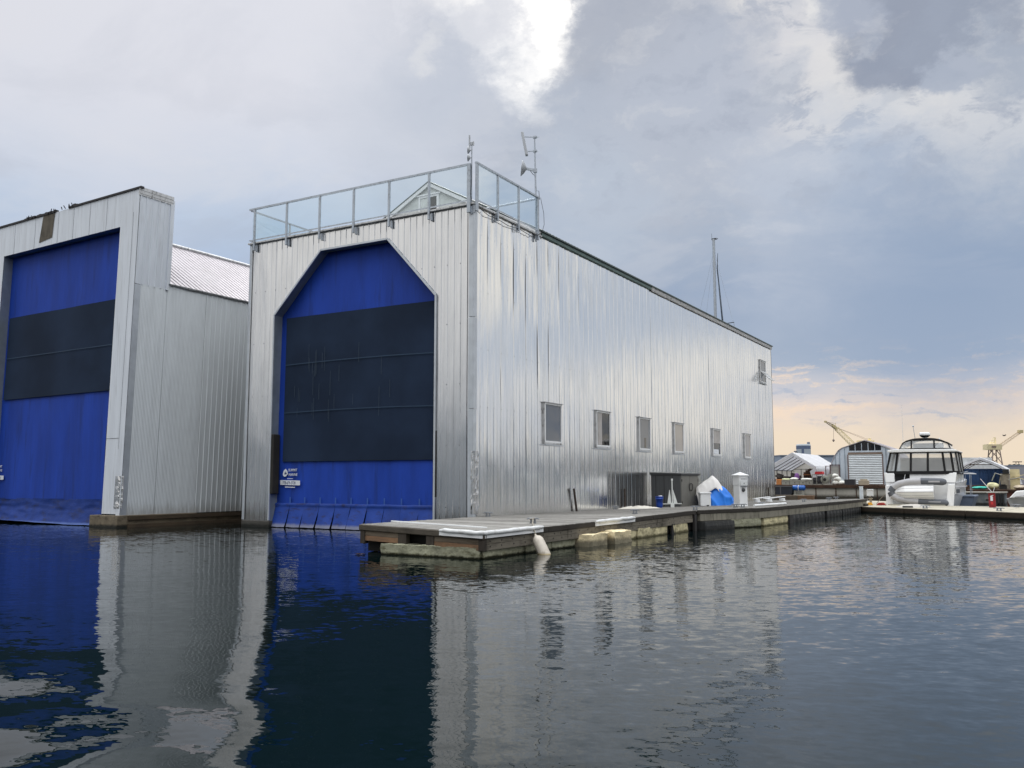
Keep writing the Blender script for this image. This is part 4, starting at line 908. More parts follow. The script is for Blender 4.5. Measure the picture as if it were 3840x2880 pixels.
# white anchor
AN = thing('anchor', 'white-painted plate anchor standing upright before the shed', 'anchor', (2.36,14.5,dzz(2.36,14.5)))
M_anch = mat('white_anchor_paint', (226,230,228), .45, 0, .05, 5); z = dzz(2.36,14.5); aw = lambda l, h, d=0: tuple(Vector((2.36,14.5,z+h))+RT*l-HD*d)
mb = MB(); mb.bar(aw(.0,.12),aw(.0,1.34),.05,.035,up=tuple(HD)); mb.obox(aw(.0,1.36),RT*.045,HD*.02,Vector((0,0,.05))); mb.build('shank', M_anch, AN, bevel=.006)
mb = MB(); mb.bar(aw(-.47,.17),aw(.47,.19),.035,.035); mb.build('stock', M_anch, AN)
mb = MB(); mb.obox(aw(0,.11),RT*.09,HD*.06,Vector((0,0,.11))); mb.build('crown', M_anch, AN, bevel=.01)
for s_ in (-1,1):
    P = [aw(s_*.03,.16,.03),aw(s_*.25 if s_ > 0 else s_*.24,.20,.03),aw(s_*(.06 if s_ > 0 else .13),.88 if s_ < 0 else .95,.03)]
    if s_ < 0: P = [aw(-.055,.18,.03),aw(-.25,.20,.03),aw(-.14,.86,.03),aw(-.12,.86,.03)]
    else: P = [aw(.055,.18,.03),aw(.25,.20,.03),aw(.045,.86,.03),aw(.035,.86,.03)]
    mb = MB(); P2 = [tuple(Vector(p_)+HD*.02) for p_ in P]; n_ = len(P); mb.add(P+P2, [tuple(range(n_)), tuple(range(2*n_-1,n_-1,-1))]+[(i,i+n_,(i+1)%n_+n_,(i+1)%n_) for i in range(n_)]); mb.build('fluke', M_anch, AN)
# white dock box, tarp heap, power pedestal
z = dzz(3.4,16.5); DB = thing('dock_box', 'small white plastic box at the foot of the tarpaulin heap', 'box', (3.4,16.7,z))
def ob(mb, c, l0, l1, d0, d1, z0, z1): mb.obox(tuple(Vector((c[0],c[1],(z0+z1)/2))+RT*(l0+l1)/2+HD*(d0+d1)/2), RT*(l1-l0)/2, HD*(d1-d0)/2, Vector((0,0,(z1-z0)/2)))
mb = MB(); ob(mb,(3.4,16.5),-.27,.26,0,.55,z,z+.62); mb.build('body', M_white, DB, bevel=.03)
mb = MB(); ob(mb,(3.4,16.5),-.295,.285,-.03,.58,z+.622,z+.70); mb.build('lid', M_white, DB, bevel=.02)
mb = MB(); ob(mb,(3.4,16.5),.04,.15,-.06,-.001,z,z+.06); mb.build('drain', M_rubber, DB)
ob_ = ob
M_btarp = mat('blue_tarpaulin', (36,122,222), .5, 0, .10, 2, bump=.02, bs=3, bst=(1,1,1), spec=.4)
M_wtarp = mat('white_tarpaulin', (226,224,222), .6, 0, .05, 2, bump=.015, bs=4)
HP = thing('tarpaulin_heap', 'heap under a blue tarpaulin with a white sheet peaked on top', 'covered heap', (3.3,18.4,dzz(3.3,18.4)))
hc = Vector((3.34,18.2,0)); zg = .655
def bz(l, d_):      # height of the covered pile under the blue sheet
    r_ = math.hypot((l-.12)/.86, d_/.78); return 1.10*max(0, 1-r_**3.4)*(1-.20*max(0, l)) if r_ < 1 else 0
def btarp(u, v):
    th = 2*math.pi*u; Rr = 1+.05*math.sin(3*th+1)+.04*math.sin(5*th); l = .12+.86*Rr*v*math.cos(th); d_ = .78*Rr*v*math.sin(th)
    h = bz(.12+.86*v*math.cos(th), .78*v*math.sin(th))
    w1 = l*3.1+h*3.6+nz(l*1.6, d_*1.6, 3)*1.3; w2 = th*5+h*2.+nz(l*2, d_*2, 8)*1.5
    cr = .075*(1-abs(math.sin(w1)))**2.2 + .06*(1-abs(math.sin(w2)))**2.5*v
    k = 1+cr*(.5+v)*1.1
    p_ = hc+RT*(.12+(l-.12)*k)+HD*(d_*k); return (p_.x, p_.y, max(zg-.0, zg+h+cr*.7*min(1, 3*h)))
mb = MB(); mb.grid(btarp, 140, 44); mb.build('blue_tarpaulin', M_btarp, HP, fix=False)
def wtarp(u, v):
    l = -.98+1.5*u; d_ = -.62+1.24*v; e_ = abs(v-.5)*2
    z_ = 1.54-.60*((-.12-l)/.82)**1.05 if l < -.12 else 1.54-.62*((l+.12)/.52)**1.25
    z_ -= .62*e_**2.2*(.6+.4*e_); z_ += .045*nz(l*4, d_*4, 5)+.03*(1-abs(math.sin(l*7+d_*5)))**3
    if u < .04: z_ -= .35
    p_ = hc+RT*l+HD*d_; return (p_.x, p_.y, zg+max(.02, z_))
mb = MB(); mb.grid(wtarp, 46, 30); mb.build('white_sheet', M_wtarp, HP, fix=False, solid=.01)
PC = Vector((5.72,14.6,0)); z = dzz(5.72,14.6); ra = YAW+.42
PP = thing('power_pedestal', 'tall white shore-power pedestal with a pyramid cap beside the tarpaulin heap', 'power pedestal', (PC.x,PC.y,z))
e1 = Vector((math.cos(ra),math.sin(ra),0)); e2 = Vector((-math.sin(ra),math.cos(ra),0))
def pbox(mb, l0, l1, d0, d1, z0, z1, tp=1.):
    P = []
    for zz, s_ in ((z0,1),(z1,tp)):
        for l, d_ in ((l0,d0),(l1,d0),(l1,d1),(l0,d1)): p_ = PC+e1*l*s_+e2*d_*s_; P.append((p_.x,p_.y,z+zz))
    mb.add(P, BF)
mb = MB(); pbox(mb,-.235,.235,-.235,.235,0,1.0); pbox(mb,-.25,.25,-.25,.25,0,.05); mb.build('post', M_white, PP, bevel=.03)
mb = MB(); pbox(mb,-.245,.245,-.245,.245,1.002,1.45); pbox(mb,-.20,.20,-.26,-.246,1.20,1.26); pbox(mb,-.20,.20,-.255,-.246,1.32,1.40); mb.build('head', M_white, PP, bevel=.025)
mb = MB(); pbox(mb,-.30,.30,-.30,.30,1.452,1.475); pbox(mb,-.29,.29,-.29,.29,1.476,1.62,.06); mb.build('cap', M_white, PP, bevel=.005)
mb = MB(); pbox(mb,-.20,.20,-.29,-.261,.98,1.18); mb.build('panel', mat('off_white_panel', (214,217,218), .4, 0, .03), PP, bevel=.01)
mb = MB(); pbox(mb,-.03,.03,-.294,-.291,1.06,1.11); mb.build('emblem', M_galv, PP)
mb = MB(); pbox(mb,-.18,.20,-.30,-.246,.925,.965); pbox(mb,.25,.28,-.10,.05,.93,1.06); mb.build('hood', M_galv, PP, bevel=.01)
for k in range(4):
    mb = MB(); pbox(mb,-.15+k*.09,-.10+k*.09,-.2635,-.2605,1.275,1.30); mb.build('breaker', M_signgrey, PP)
mb = MB(); p_ = PC+e1*(-.02)-e2*.236; mb.lathe((p_.x,p_.y,z+.78), [(.10,0),(.10,.03),(.085,.06),(.03,.065)], 6, axis=tuple(-e2)); mb.build('socket', mat('dark_grey_plastic', (60,62,66), .5), PP)
mb = MB(); mb.tube([(6.8,13.0,.835),(6.95,14.3,.84),(7.1,15.6,.84),(7.25,17.0,.845)], .05, 10); single(mb, 'white_pipe', M_white, 'white pipe lying along the dock edge near the power pedestal', 'pipe', loc=(7.0,15,.8))
# pair of white beams on blocks
for k, (a, b, lab) in enumerate((((3.05,26.7,.85),(3.35,29.2,.93),'left one of two white beams lying on white blocks'),((3.6,27.0,.85),(4.1,29.9,.95),'right one of two white beams lying on white blocks'))):
    mb = MB(); mb.bar(a, b, .16, .05); single(mb, 'white_beam', M_white, lab, 'beam', 'white beams on the dock', loc=a, bevel=.008)
for k, (x, y, lab) in enumerate(((3.12,27.1,'white block under the near end of the left beam'),(3.75,27.5,'white block under the near end of the right beam'),(4.05,29.5,'white block under the far end of the right beam'))):
    mb = MB(); zz = dzz(x, y); mb.box(x-.14,x+.14,y-.2,y+.2,zz,zz+.17); mb.box(x-.17,x+.17,y-.23,y+.23,zz,zz+.05); single(mb, 'white_block', M_white, lab, 'block', 'blocks under the white beams', loc=(x,y,zz), bevel=.012)
# weed drifting by the dock corner
mb = MB()
for k in range(26):
    a = random.uniform(0, 6.28); r_ = random.uniform(.02,.13); p_ = Vector((2.15+r_*math.cos(a), -8.9+r_*math.sin(a), .012)); d_ = Vector((random.uniform(-.1,.1),random.uniform(-.1,.1),random.uniform(0,.03)))
    mb.bar(p_, p_+d_, .03, .01)
single(mb, 'seaweed_clump', mat('brown_weed', (52,36,26), .7), 'small brown clump of seaweed floating by the dock corner', 'seaweed', loc=(2.15,-8.9,0))
# ================================================================== concrete dock across the basin
M_slab = mat('pale_concrete_deck', (172,166,150), .85, 0, .10, 1.5, dirt=((140,134,122), .6, 2.5, (1,1,1)))
M_wal = wood_mat('dark_wet_waler', (66,58,50), .15, 2.2, 'x', (38,34,30), .015, (3,3,14), .7, stain=((26,26,22), .04, .14, .06))
CD = thing('concrete_dock', 'pale concrete dock across the basin in front of the moored yacht', 'dock', (13,30,0))
def slab(poly, z0, z1, name, m, **k):
    mb = MB(); mb.prism(poly, 'z', z0, z1); return mb.build(name, m, CD, **k)
e0, e1_ = Vector((7.9,31.4)), Vector((24.5,18.4)); n2 = 8; bk = [(9.3,35.4),(11.5,35.3),(13.7,35.25),(15.4,34.8),(17.1,34.2),(19.3,33.6),(21.5,33),(23.5,32.4),(26,31.7)]
for k in range(n2):
    a = e0.lerp(e1_, k/n2); b = e0.lerp(e1_, (k+1)/n2-.003); c = bk[k+1]; d = bk[k]
    slab([tuple(a),tuple(b),(c[0]-.03,c[1]),d], .18, .36+.004*(k % 2), 'deck_slab', M_slab, bevel=.01)
slab([(8.0,31.5),(24.3,18.7),(25.8,31.5),(9.4,35.2)], -.3, .175, 'float', M_gap)
slab([(3.2,33.1),(7.88,31.6),(9.25,35.4),(9.0,46),(3.6,50),(2.6,50)], .17, .35, 'deck_slab', M_slab, bevel=.01)
slab([(3.3,33.3),(7.8,31.9),(9.1,35.4),(8.9,45.8),(3.7,49.8)], -.3, .165, 'float', M_gap)
mb = MB(); dirx = (e1_-e0).normalized(); nn_ = Vector((-dirx.y, dirx.x))*-1
for k in range(5):
    a = e0.lerp(e1_, k/5+.002); b = e0.lerp(e1_, (k+1)/5-.002)
    mb.add([(a.x,a.y,.0),(b.x,b.y,.0),(b.x,b.y,.34),(a.x,a.y,.34),(a.x+nn_.x*.10,a.y+nn_.y*.10,.0),(b.x+nn_.x*.10,b.y+nn_.y*.10,.0),(b.x+nn_.x*.10,b.y+nn_.y*.10,.335),(a.x+nn_.x*.10,a.y+nn_.y*.10,.335)], BF)
mb.build('waler', M_wal, CD, bevel=.012)
rough_box(7.0,8.35,30.9,32.4,.30,.74,seed=31,amp=.05,n=.15)
mb = rough_box(7.5,8.7,31.2,32.2,-.1,.52,seed=31,amp=.05,n=.15); mb.build('corner_timber', M_cap, CD, fix=False)
# white post, water pedestal and clutter at the corner
mb = MB(); mb.box(8.04,8.25,33.2,33.4,.36,1.54); mb.box(8.02,8.27,33.18,33.42,1.54,1.57); single(mb, 'white_post', mat('pale_painted_post', (206,214,220), .5), 'square pale post standing on the concrete dock left of the yacht', 'post', loc=(8.15,33.3,.36), bevel=.012)
WP = thing('water_pedestal', 'small white utility box on a stand left of the yacht stern', 'utility pedestal', (8.2,36.4,.35))
mb = MB(); mb.box(8.0,8.4,36.3,36.6,.90,1.28); mb.prism([(7.98,1.28),(8.42,1.28),(8.36,1.36),(8.04,1.36)], 'y', 36.27, 36.63); mb.build('box', M_white, WP, bevel=.015)
mb = MB(); mb.box(8.14,8.28,36.4,36.52,.35,.90); mb.box(8.06,8.34,36.32,36.55,.72,.78); mb.build('stand', mat('tan_stand', (176,164,146), .7), WP)
mb = MB(); mb.tube([(8.06,36.25,.92),(8.12,36.2,.80),(8.3,36.2,.84),(8.33,36.26,.92)], .03, 6); mb.build('outlet', M_rubber, WP)
M_yel = mat('yellow_hose', (220,160,40), .6); M_red = mat('red_rope', (160,50,44), .7)
for x, y, r_, lab in ((7.72,33.6,.20,'yellow hose coil left of the pale post'),(8.55,33.8,.16,'yellow hose coil right of the pale post')):
    mb = MB()
    for k in range(3): mb.tube([(x+r_*(1-k*.2)*math.cos(a), y+r_*(1-k*.2)*math.sin(a), .40+k*.055) for a in np.linspace(0, 6.4, 20)], .035, 6)
    single(mb, 'hose_coil', M_yel, lab, 'hose', 'hose coils on the concrete dock', loc=(x,y,.36))
mb = MB()
for k in range(4): mb.tube([(9.2+.28*math.cos(a)*(1-.15*k), 34.1+.22*math.sin(a), .39+.04*k) for a in np.linspace(k, 5+k, 14)], .03, 6)
single(mb, 'rope_coil', M_red, 'red mooring rope coiled on the dock by the yacht stern', 'rope', loc=(9.2,34.1,.36))
mb = MB(); mb.tube([(8.9,34.5,.42),(8.8,34.9,.45),(8.95,35.6,.75),(9.3,36.3,1.15)], .022, 6); single(mb, 'mooring_line', mat('dark_mooring_line', (110,100,84), .9), 'dark mooring line from the dock up to the yacht', 'rope', loc=(8.9,34.5,.4))
mb = MB(); mb.grid(lambda u, v: (11.45+1.0*math.cos(2*math.pi*u)*v, 30.9+.9*math.sin(2*math.pi*u)*v, .372+.17*max(0, 1-v**2.5)+.02*nz(u*6, v*4)), 32, 10); single(mb, 'grey_cover', mat('grey_beige_cover', (176,172,166), .8), 'rounded grey-beige cover lying on the dock before the dinghy', 'cover', loc=(11.45,30.9,.36), fix=False)
mb = MB(); mb.prism([(29.48,.366),(29.70,.366),(29.66,.45),(29.60,.47),(29.52,.45)], 'x', 11.0, 11.55); single(mb, 'black_bracket', M_rubber, 'flat black bracket on the dock edge before the grey cover', 'bracket', loc=(11.3,29.6,.36))
# fire extinguisher stand
FX = thing('extinguisher_stand', 'dark red fire extinguisher stand on the pale dock', 'fire extinguisher', (15.55,32.45,.36))
mb = MB(); mb.prism([(15.38,.36),(15.74,.36),(15.72,1.22),(15.36,1.22)], 'y', 32.35, 32.6); mb.build('cabinet', mat('dark_red_paint', (136,26,34), .5), FX, bevel=.015)
mb = MB(); mb.prism([(15.28,1.222),(15.98,1.24),(15.98,1.28),(15.28,1.265)], 'y', 32.25, 32.7); mb.build('top', mat('grey_top_board', (170,170,166), .7), FX)
mb = MB(); mb.box(15.47,15.60,32.345,32.349,.76,1.0); mb.prism([(15.44,1.0),(15.49,1.06),(15.62,1.10),(15.64,1.07),(15.55,1.03),(15.60,1.0)], 'y', 32.345, 32.349); mb.build('pictogram', M_sign, FX)
mb = MB(); mb.box(15.49,15.60,32.345,32.349,.54,.70); mb.build('label', mat('bright_red_print', (190,44,50), .6), FX)
mb = MB(); mb.bar((15.55,32.5,1.28),(15.0,32.4,2.05),.03,.03); mb.bar((15.62,32.5,1.28),(15.72,32.5,1.55),.025,.025); single(mb, 'white_pole', M_white, 'thin white pole leaning up from the extinguisher stand', 'pole', loc=(15.55,32.5,1.28))

# ================================================================== motor yacht, stern towards us
M_gel = mat('white_gelcoat', (246,247,248), .25, 0, .02, 2, coat=.4); M_canvas = mat('black_canvas', (18,18,21), .8, 0, .1, 5)
M_yint = mat('grey_interior', (196,194,190), .8); M_dgrey = mat('dark_grey_hypalon', (92,96,104), .6, 0, .06, 4); M_lgrey = mat('light_grey_hypalon', (182,182,186), .6, 0, .05, 4)
YB = thing('motor_yacht', 'white motor yacht moored stern-on with a black-framed canvas cockpit enclosure', 'motor yacht', (11.35,35.6,0))
cx0 = 11.36
def ysec(v):   # v 0 stern..1 bow : half width scale, y
    y = 35.55+12.5*v; wv = (1+.14*math.sin(min(1, v*1.6)*math.pi/2))*(1 if v < .5 else max(.02, 1-((v-.5)/.5)**2.1)); return y, wv
def hullp(u, v):
    y, wv = ysec(v); pr = [(-.15,1.55),(.32,1.72),(.9,1.90),(1.45,1.98),(1.86,2.04)]; q_ = u*2-1; k = abs(q_)*4; i = min(3, int(k)); f_ = k-i
    z = pr[i][0]+(pr[i+1][0]-pr[i][0])*f_ if abs(q_) > 0 else pr[0][0]; hw_ = pr[i][1]+(pr[i+1][1]-pr[i][1])*f_
    if abs(q_) < 1e-6: hw_ = 0
    z += (.55*max(0, v-.3)*max(0, k-2)/2)
    return (cx0 + (1 if q_ >= 0 else -1)*hw_*wv, y + (.35*max(0, k-1.5) if v > .9 else 0), z)
mb = MB()
for sgn in (-1,1):
    mb.grid(lambda u, v: hullp(.5+sgn*.5*(.0+u), v), 8, 24)
stern = [(-1.72,.32),(1.72,.32),(1.90,.9),(1.98,1.45),(2.04,1.86),(-2.04,1.86),(-1.98,1.45),(-1.90,.9)]
mb.add([(cx0+x,35.56,z) for x, z in stern]+[(cx0+1.55,35.56,-.15),(cx0-1.55,35.56,-.15)], [(0,1,2,3,4,5,6,7),(0,1,8,9)])
mb.add([hullp(1, v)[:2]+(hullp(1, v)[2],) for v in np.linspace(0, 1, 13)]+[hullp(0, v) for v in np.linspace(0, 1, 13)], [(i,i+1,14+i,13+i) for i in range(12)])
hull = mb.build('hull', M_gel, YB, sharp=30)
mb = MB(); mb.prism([(cx0-1.85,.26),(cx0+1.5,.26),(cx0+1.5,.44),(cx0-1.85,.44)], 'y', 34.75, 35.55); mb.build('swim_platform', mat('teak_grey_platform', (168,164,152), .7), YB, bevel=.03)
# starboard quarter moulding with stairs, louvre on the side
mb = MB(); mb.add([(13.0,35.3,1.70),(13.42,35.3,1.72),(13.28,35.2,.30),(12.86,35.1,.30),(13.0,35.56,1.70),(13.42,35.56,1.72),(13.28,35.56,.30),(12.86,35.56,.30)], [(0,1,2,3),(4,7,6,5),(0,4,5,1),(1,5,6,2),(2,6,7,3),(3,7,4,0)]); mb.build('quarter_moulding', M_gel, YB, bevel=.03)
mb = MB(); mb.add([(9.30,35.4,1.62),(9.62,35.35,1.62),(9.80,35.2,.30),(9.35,35.2,.30),(9.30,35.56,1.62),(9.62,35.56,1.62),(9.80,35.56,.30),(9.35,35.56,.30)], [(0,1,2,3),(4,7,6,5),(0,4,5,1),(1,5,6,2),(2,6,7,3),(3,7,4,0)]); mb.build('quarter_moulding', M_gel, YB, bevel=.03)
mb = MB()
xs_s = lambda y, z: cx0 + 1.97*(1+.14*math.sin(min(1, (y-35.55)/12.5*1.6)*math.pi/2))
for y0, y1, z0, z1 in ((36.0,37.9,1.08,1.44),):
    mb.add([(xs_s(y0,1)+.02,y0,z0),(xs_s(y1,1)+.02,y1,z0),(xs_s(y1,1)+.03,y1,z1),(xs_s(y0,1)+.03,y0,z1)], [(0,1,2,3)])
lv = mb.build('louvre', M_gel, YB, fix=False, solid=.05)
for k in range(4):
    y0 = 36.12+k*.43; mb = MB(); mb.add([(xs_s(y0,1)+.06,y0,1.13),(xs_s(y0+.34,1)+.06,y0+.34,1.13),(xs_s(y0+.34,1)+.065,y0+.34,1.39),(xs_s(y0,1)+.065,y0,1.39)], [(0,1,2,3)]); mb.build('louvre_slot', M_signgrey, lv, fix=False)
mb = MB(); mb.tube([(cx0+2.01*ysec(v)[1]+.03, ysec(v)[0], 1.50+.2*max(0, v-.3)) for v in np.linspace(.01, .85, 14)], .035, 6); mb.tube([(cx0-2.01*ysec(v)[1]-.03, ysec(v)[0], 1.50+.2*max(0, v-.3)) for v in np.linspace(.01, .85, 14)], .035, 6); mb.bar((9.45,35.53,1.83),(13.35,35.53,1.80),.02,.035); mb.build('rub_rail', M_lgrey, YB)
# raised aft deck bulwark
def ring(mb, z0, z1, w0, w1, y0, y1, xs0=0, top=True):
    """box that tapers from half width w0 (z0) to w1 (z1), from the stern y0 to the front y1"""
    P = [(cx0-w0,y0,z0),(cx0+w0,y0,z0),(cx0+w0,y1,z0),(cx0-w0,y1,z0),(cx0-w1,y0+xs0,z1),(cx0+w1,y0+xs0,z1),(cx0+w1,y1,z1),(cx0-w1,y1,z1)]
    mb.add(P, BF)
mb = MB(); mb.add([(10.78,35.5,1.83),(13.44,35.5,1.83),(13.52,35.62,2.42),(10.78,35.62,2.42),(10.78,35.75,1.83),(13.44,35.75,1.83),(13.52,35.75,2.42),(10.78,35.75,2.42)], BF); mb.add([(9.33,35.5,1.83),(9.86,35.5,1.83),(9.86,35.62,2.42),(9.33,35.62,2.42),(9.33,35.75,1.83),(9.86,35.75,1.83),(9.86,35.75,2.42),(9.33,35.75,2.42)], BF)
for sx in (-1,1):
    mb.add([(cx0+sx*2.05,35.6,1.8),(cx0+sx*2.2,41.5,1.8),(cx0+sx*2.2,41.5,2.45),(cx0+sx*2.14,35.65,2.45),(cx0+sx*1.9,35.6,1.8),(cx0+sx*2.0,41.5,1.8),(cx0+sx*2.0,41.5,2.45),(cx0+sx*1.95,35.65,2.45)], BF)
mb.build('bulwark', M_gel, YB, bevel=.02)
mb = MB(); mb.box(9.3,13.5,35.75,41,1.75,1.8); mb.build('cockpit_floor', M_lgrey, YB)
mb = MB(); mb.box(9.87,10.77,35.70,35.74,1.84,2.44); gate = mb.build('boarding_gate', M_canvas, YB)
mb = MB(); mb.bar((10.42,35.62,1.9),(10.55,35.62,2.5),.04,.05,up=(0,1,0)); mb.build('gate_stay', M_white, gate)
# canvas enclosure
def lerp(a, b, f_): return a+(b-a)*f_
ztop_, zbot_ = 3.77, 2.50
top = [(9.66,35.95),(10.10,35.72),(10.92,35.62),(11.92,35.62),(12.76,35.68),(13.22,35.85),(13.46,36.3),(13.50,38.0),(13.5,40.2)]
bot = [(9.36,35.85),(9.92,35.62),(10.86,35.55),(11.87,35.55),(12.87,35.58),(13.36,35.72),(13.60,36.3),(13.62,38.0),(13.62,40.2)]
lt = [(9.62,40.2),(9.62,38)]; lbm = [(9.34,40.2),(9.34,38)]
TOPL = lt+top; BOTL = lbm+bot
for a, b, c, d in zip(TOPL, TOPL[1:], BOTL, BOTL[1:]):
    mb = MB(); mb.add([(c[0],c[1],zbot_),(d[0],d[1],zbot_),(b[0],b[1],ztop_),(a[0],a[1],ztop_)], [(0,1,2,3)]); mb.build('clear_panel', M_vinyl, YB, fix=False)
mb = MB()
for a, c in zip(TOPL, BOTL): mb.bar((c[0],c[1]-.012,zbot_-.02),(a[0],a[1]-.012,ztop_+.02),.13,.03,up=(0,1,0))
for Lx, z_, h in ((TOPL,ztop_-.015,.09),(BOTL,zbot_-.05,.20)):
    for a, b in zip(Lx, Lx[1:]): mb.bar((a[0],a[1]-.01,z_),(b[0],b[1]-.01,z_),.035,h)
mb.build('canvas_frame', M_canvas, YB)
mb = MB(); mb.box(9.7,13.3,40.2,40.3,1.8,3.50); mb.box(10.0,10.5,37.5,38.4,1.8,2.9); mb.box(12.5,13.2,38,39.5,1.8,2.7); mb.build('saloon_bulkhead', M_yint, YB)
mb = MB(); mb.box(10.4,11.0,40.15,40.19,1.9,3.5); mb.box(11.6,12.9,40.15,40.19,2.7,3.4); mb.build('saloon_window', M_glassdk, YB)
mb = MB(); mb.box(11.27,11.94,36.1,36.25,1.9,2.98); mb.box(11.27,11.94,36.25,36.7,1.9,2.3); mb.build('seat', M_canvas, YB, bevel=.03)
for k, (x, z) in enumerate(((10.4,3.25),(12.9,3.4))):
    mb = MB(); mb.box(x,x+.14,39.9,40.14,z,z+.1); mb.build('cabin_light', M_white, YB)
mb = MB(); mb.prism([(9.50,3.80),(9.60,3.775),(13.50,3.775),(13.62,3.80),(13.60,3.88),(13.3,3.94),(9.9,3.96),(9.52,3.90)], 'y', 35.45, 40.6); mb.build('hardtop', M_gel, YB, bevel=.03)
mb = MB(); mb.prism([(9.9,1.8),(12.85,1.8),(12.6,3.2),(10.1,3.2)], 'y', 40.6, 44.5); mb.build('foredeck_cabin', M_gel, YB, bevel=.05)
# flybridge
ft = [(10.30,39.6),(10.34,36.6),(10.62,36.25),(10.93,36.1),(12.27,36.1),(12.62,36.25),(13.02,36.8),(13.05,39.6)]
fb = [(10.16,39.6),(10.16,36.3),(10.5,36.0),(10.92,35.9),(12.28,35.9),(12.9,36.0),(13.16,36.6),(13.18,39.6)]
ztops = [4.30,4.36,4.50,4.57,4.57,4.50,4.36,4.28]
for i in range(7):
    a, b, c, d = ft[i], ft[i+1], fb[i], fb[i+1]; mb = MB(); mb.add([(c[0],c[1],4.0),(d[0],d[1],4.0),(b[0],b[1],ztops[i+1]),(a[0],a[1],ztops[i])], [(0,1,2,3)]); mb.build('clear_panel', M_vinyl, YB, fix=False)
mb = MB()
for i in (1,3,4,6): mb.bar((fb[i][0],fb[i][1]-.01,3.97),(ft[i][0],ft[i][1]-.01,ztops[i]+.02),.10,.03,up=(0,1,0))
for i in range(7):
    mb.bar((ft[i][0],ft[i][1]-.01,ztops[i]+.01),(ft[i+1][0],ft[i+1][1]-.01,ztops[i+1]+.01),.05,.10); mb.bar((fb[i][0],fb[i][1]-.01,3.985),(fb[i+1][0],fb[i+1][1]-.01,3.985),.04,.09)
mb.build('canvas_frame', M_canvas, YB)
mb = MB(); n_ = 10
def bim(u, v):
    x = 10.30+2.75*u; e_ = abs(u-.5)*2; return (x, 36.05+.55*e_**3+3.5*v, 4.30+.34*(1-e_**3.2)+.02)
mb.grid(bim, 20, 6); mb.build('bimini_top', M_canvas, YB, fix=False, solid=.07)
mb = MB(); mb.box(10.7,12.6,38.8,39.0,3.96,4.45); mb.box(11.6,12.3,37.6,38.2,3.96,4.35); mb.build('helm_seat', M_gel, YB, bevel=.04)
mb = MB(); mb.box(11.50,11.80,37.0,37.3,4.62,4.78); mb.bar((11.45,37.15,4.64),(11.85,37.15,4.64),.06,.05); mb.build('radar_stand', M_gel, YB, bevel=.02)
mb = MB(); mb.lathe((11.64,37.15,4.775), [(.18,0),(.22,.02),(.31,.10),(.32,.13)], 28); rd = mb.build('radar_base', M_canvas, YB); mb = MB(); mb.lathe((11.64,37.15,4.906), [(.325,0),(.335,.04),(.325,.16),(.28,.20),(.05,.215)], 28); mb.build('radar_dome', M_gel, rd)
mb = MB(); mb.tube([(10.28,37.3,4.3),(10.28,37.4,7.05)], [.014,.007], 6); mb.build('whip_antenna', M_white, YB)
mb = MB(); mb.tube([(11.02,37.5,4.6),(10.92,37.5,5.5)], .018, 6); mb.lathe((10.92,37.5,5.5), [(.035,0),(.05,.03),(.05,.09),(.02,.11)], 10); mb.build('light_mast', M_alu, YB)
mb = MB(); mb.lathe((12.5,37.2,4.62), [(.06,0),(.06,.05),(.03,.10)], 10); mb.build('gps_antenna', M_white, YB)
mb = MB()
for x0, z0 in ((13.62,1.9),):
    for y in (37.5,39.5,41.5): mb.tube([(13.62,y,1.8),(13.66,y,2.45)], .018, 6)
    mb.tube([(13.64,37.0,2.45),(13.68,44,2.6)], .018, 6)
mb.build('handrail', M_alu, YB)
# inflatable dinghy on its side across the stern
DG = thing('inflatable_dinghy', 'grey inflatable dinghy hung on its side across the yacht stern, white hull facing out', 'dinghy', (11.2,34.9,1.2))
path = [(12.75,1.86),(12.2,1.88),(11.5,1.90),(10.8,1.86),(10.2,1.72),(9.85,1.50),(9.68,1.22),(9.78,.98),(10.1,.80),(10.6,.68),(11.3,.60),(12.0,.56),(12.85,.54)]
def tub(i0, i1, r_, nm, mm, cap=True):
    mb = MB(); pts = []
    for i in range(i0, i1):
        a, b = path[i], path[i+1]
        for k in range(4): f_ = k/4; pts.append((lerp(a[0],b[0],f_), 34.95, lerp(a[1],b[1],f_)))
    pts.append((path[i1][0],34.95,path[i1][1])); rr = [r_]*len(pts); return pts, rr
for i0, i1, mm in ((0,2,M_dgrey),(2,5,M_lgrey),(5,6,M_dgrey),(6,7,M_dgrey),(7,10,M_lgrey),(10,12,M_dgrey)):
    pts, rr = tub(i0, i1, .215, 'tube', mm)
    if i0 == 0: pts = [(12.98,34.95,1.86),(12.93,34.95,1.86)]+pts; rr = [.06,.15]+rr
    if i1 == 12: pts = pts+[(12.98,34.95,.54),(13.04,34.95,.54)]; rr = rr+[.15,.06]
    mb = MB(); mb.tube(pts, rr, 16); mb.build('tube', mm, DG)
mb = MB()
def dhull(u, v):
    x = 9.90+2.33*u; half = .55*min(1, (u/.25))**.45 if u < .25 else .55; zc_ = 1.20+.04*u
    q_ = v*2-1; bulge = .36*(1-abs(q_)**1.6)*min(1, (.15+u*3)); return (x, 34.90-bulge*.9+.05*abs(q_), zc_+q_*half)
mb.grid(dhull, 30, 24); mb.add([(12.23,34.9,.72),(12.23,34.5,1.2),(12.23,34.9,1.76)], [(0,1,2)]); dh = mb.build('hull', M_gel, DG, fix=False)
for vq, rr_ in ((.5,.018),(.30,.012),(.72,.012),(.16,.012),(.86,.012)):
    mb = MB(); pts = [dhull(u, vq) for u in np.linspace(.08, 1, 16)]; mb.tube([(p_[0],p_[1]-.01,p_[2]) for p_ in pts], rr_, 6); mb.build('keel_strip' if vq == .5 else 'hull_strake', M_lgrey, dh)
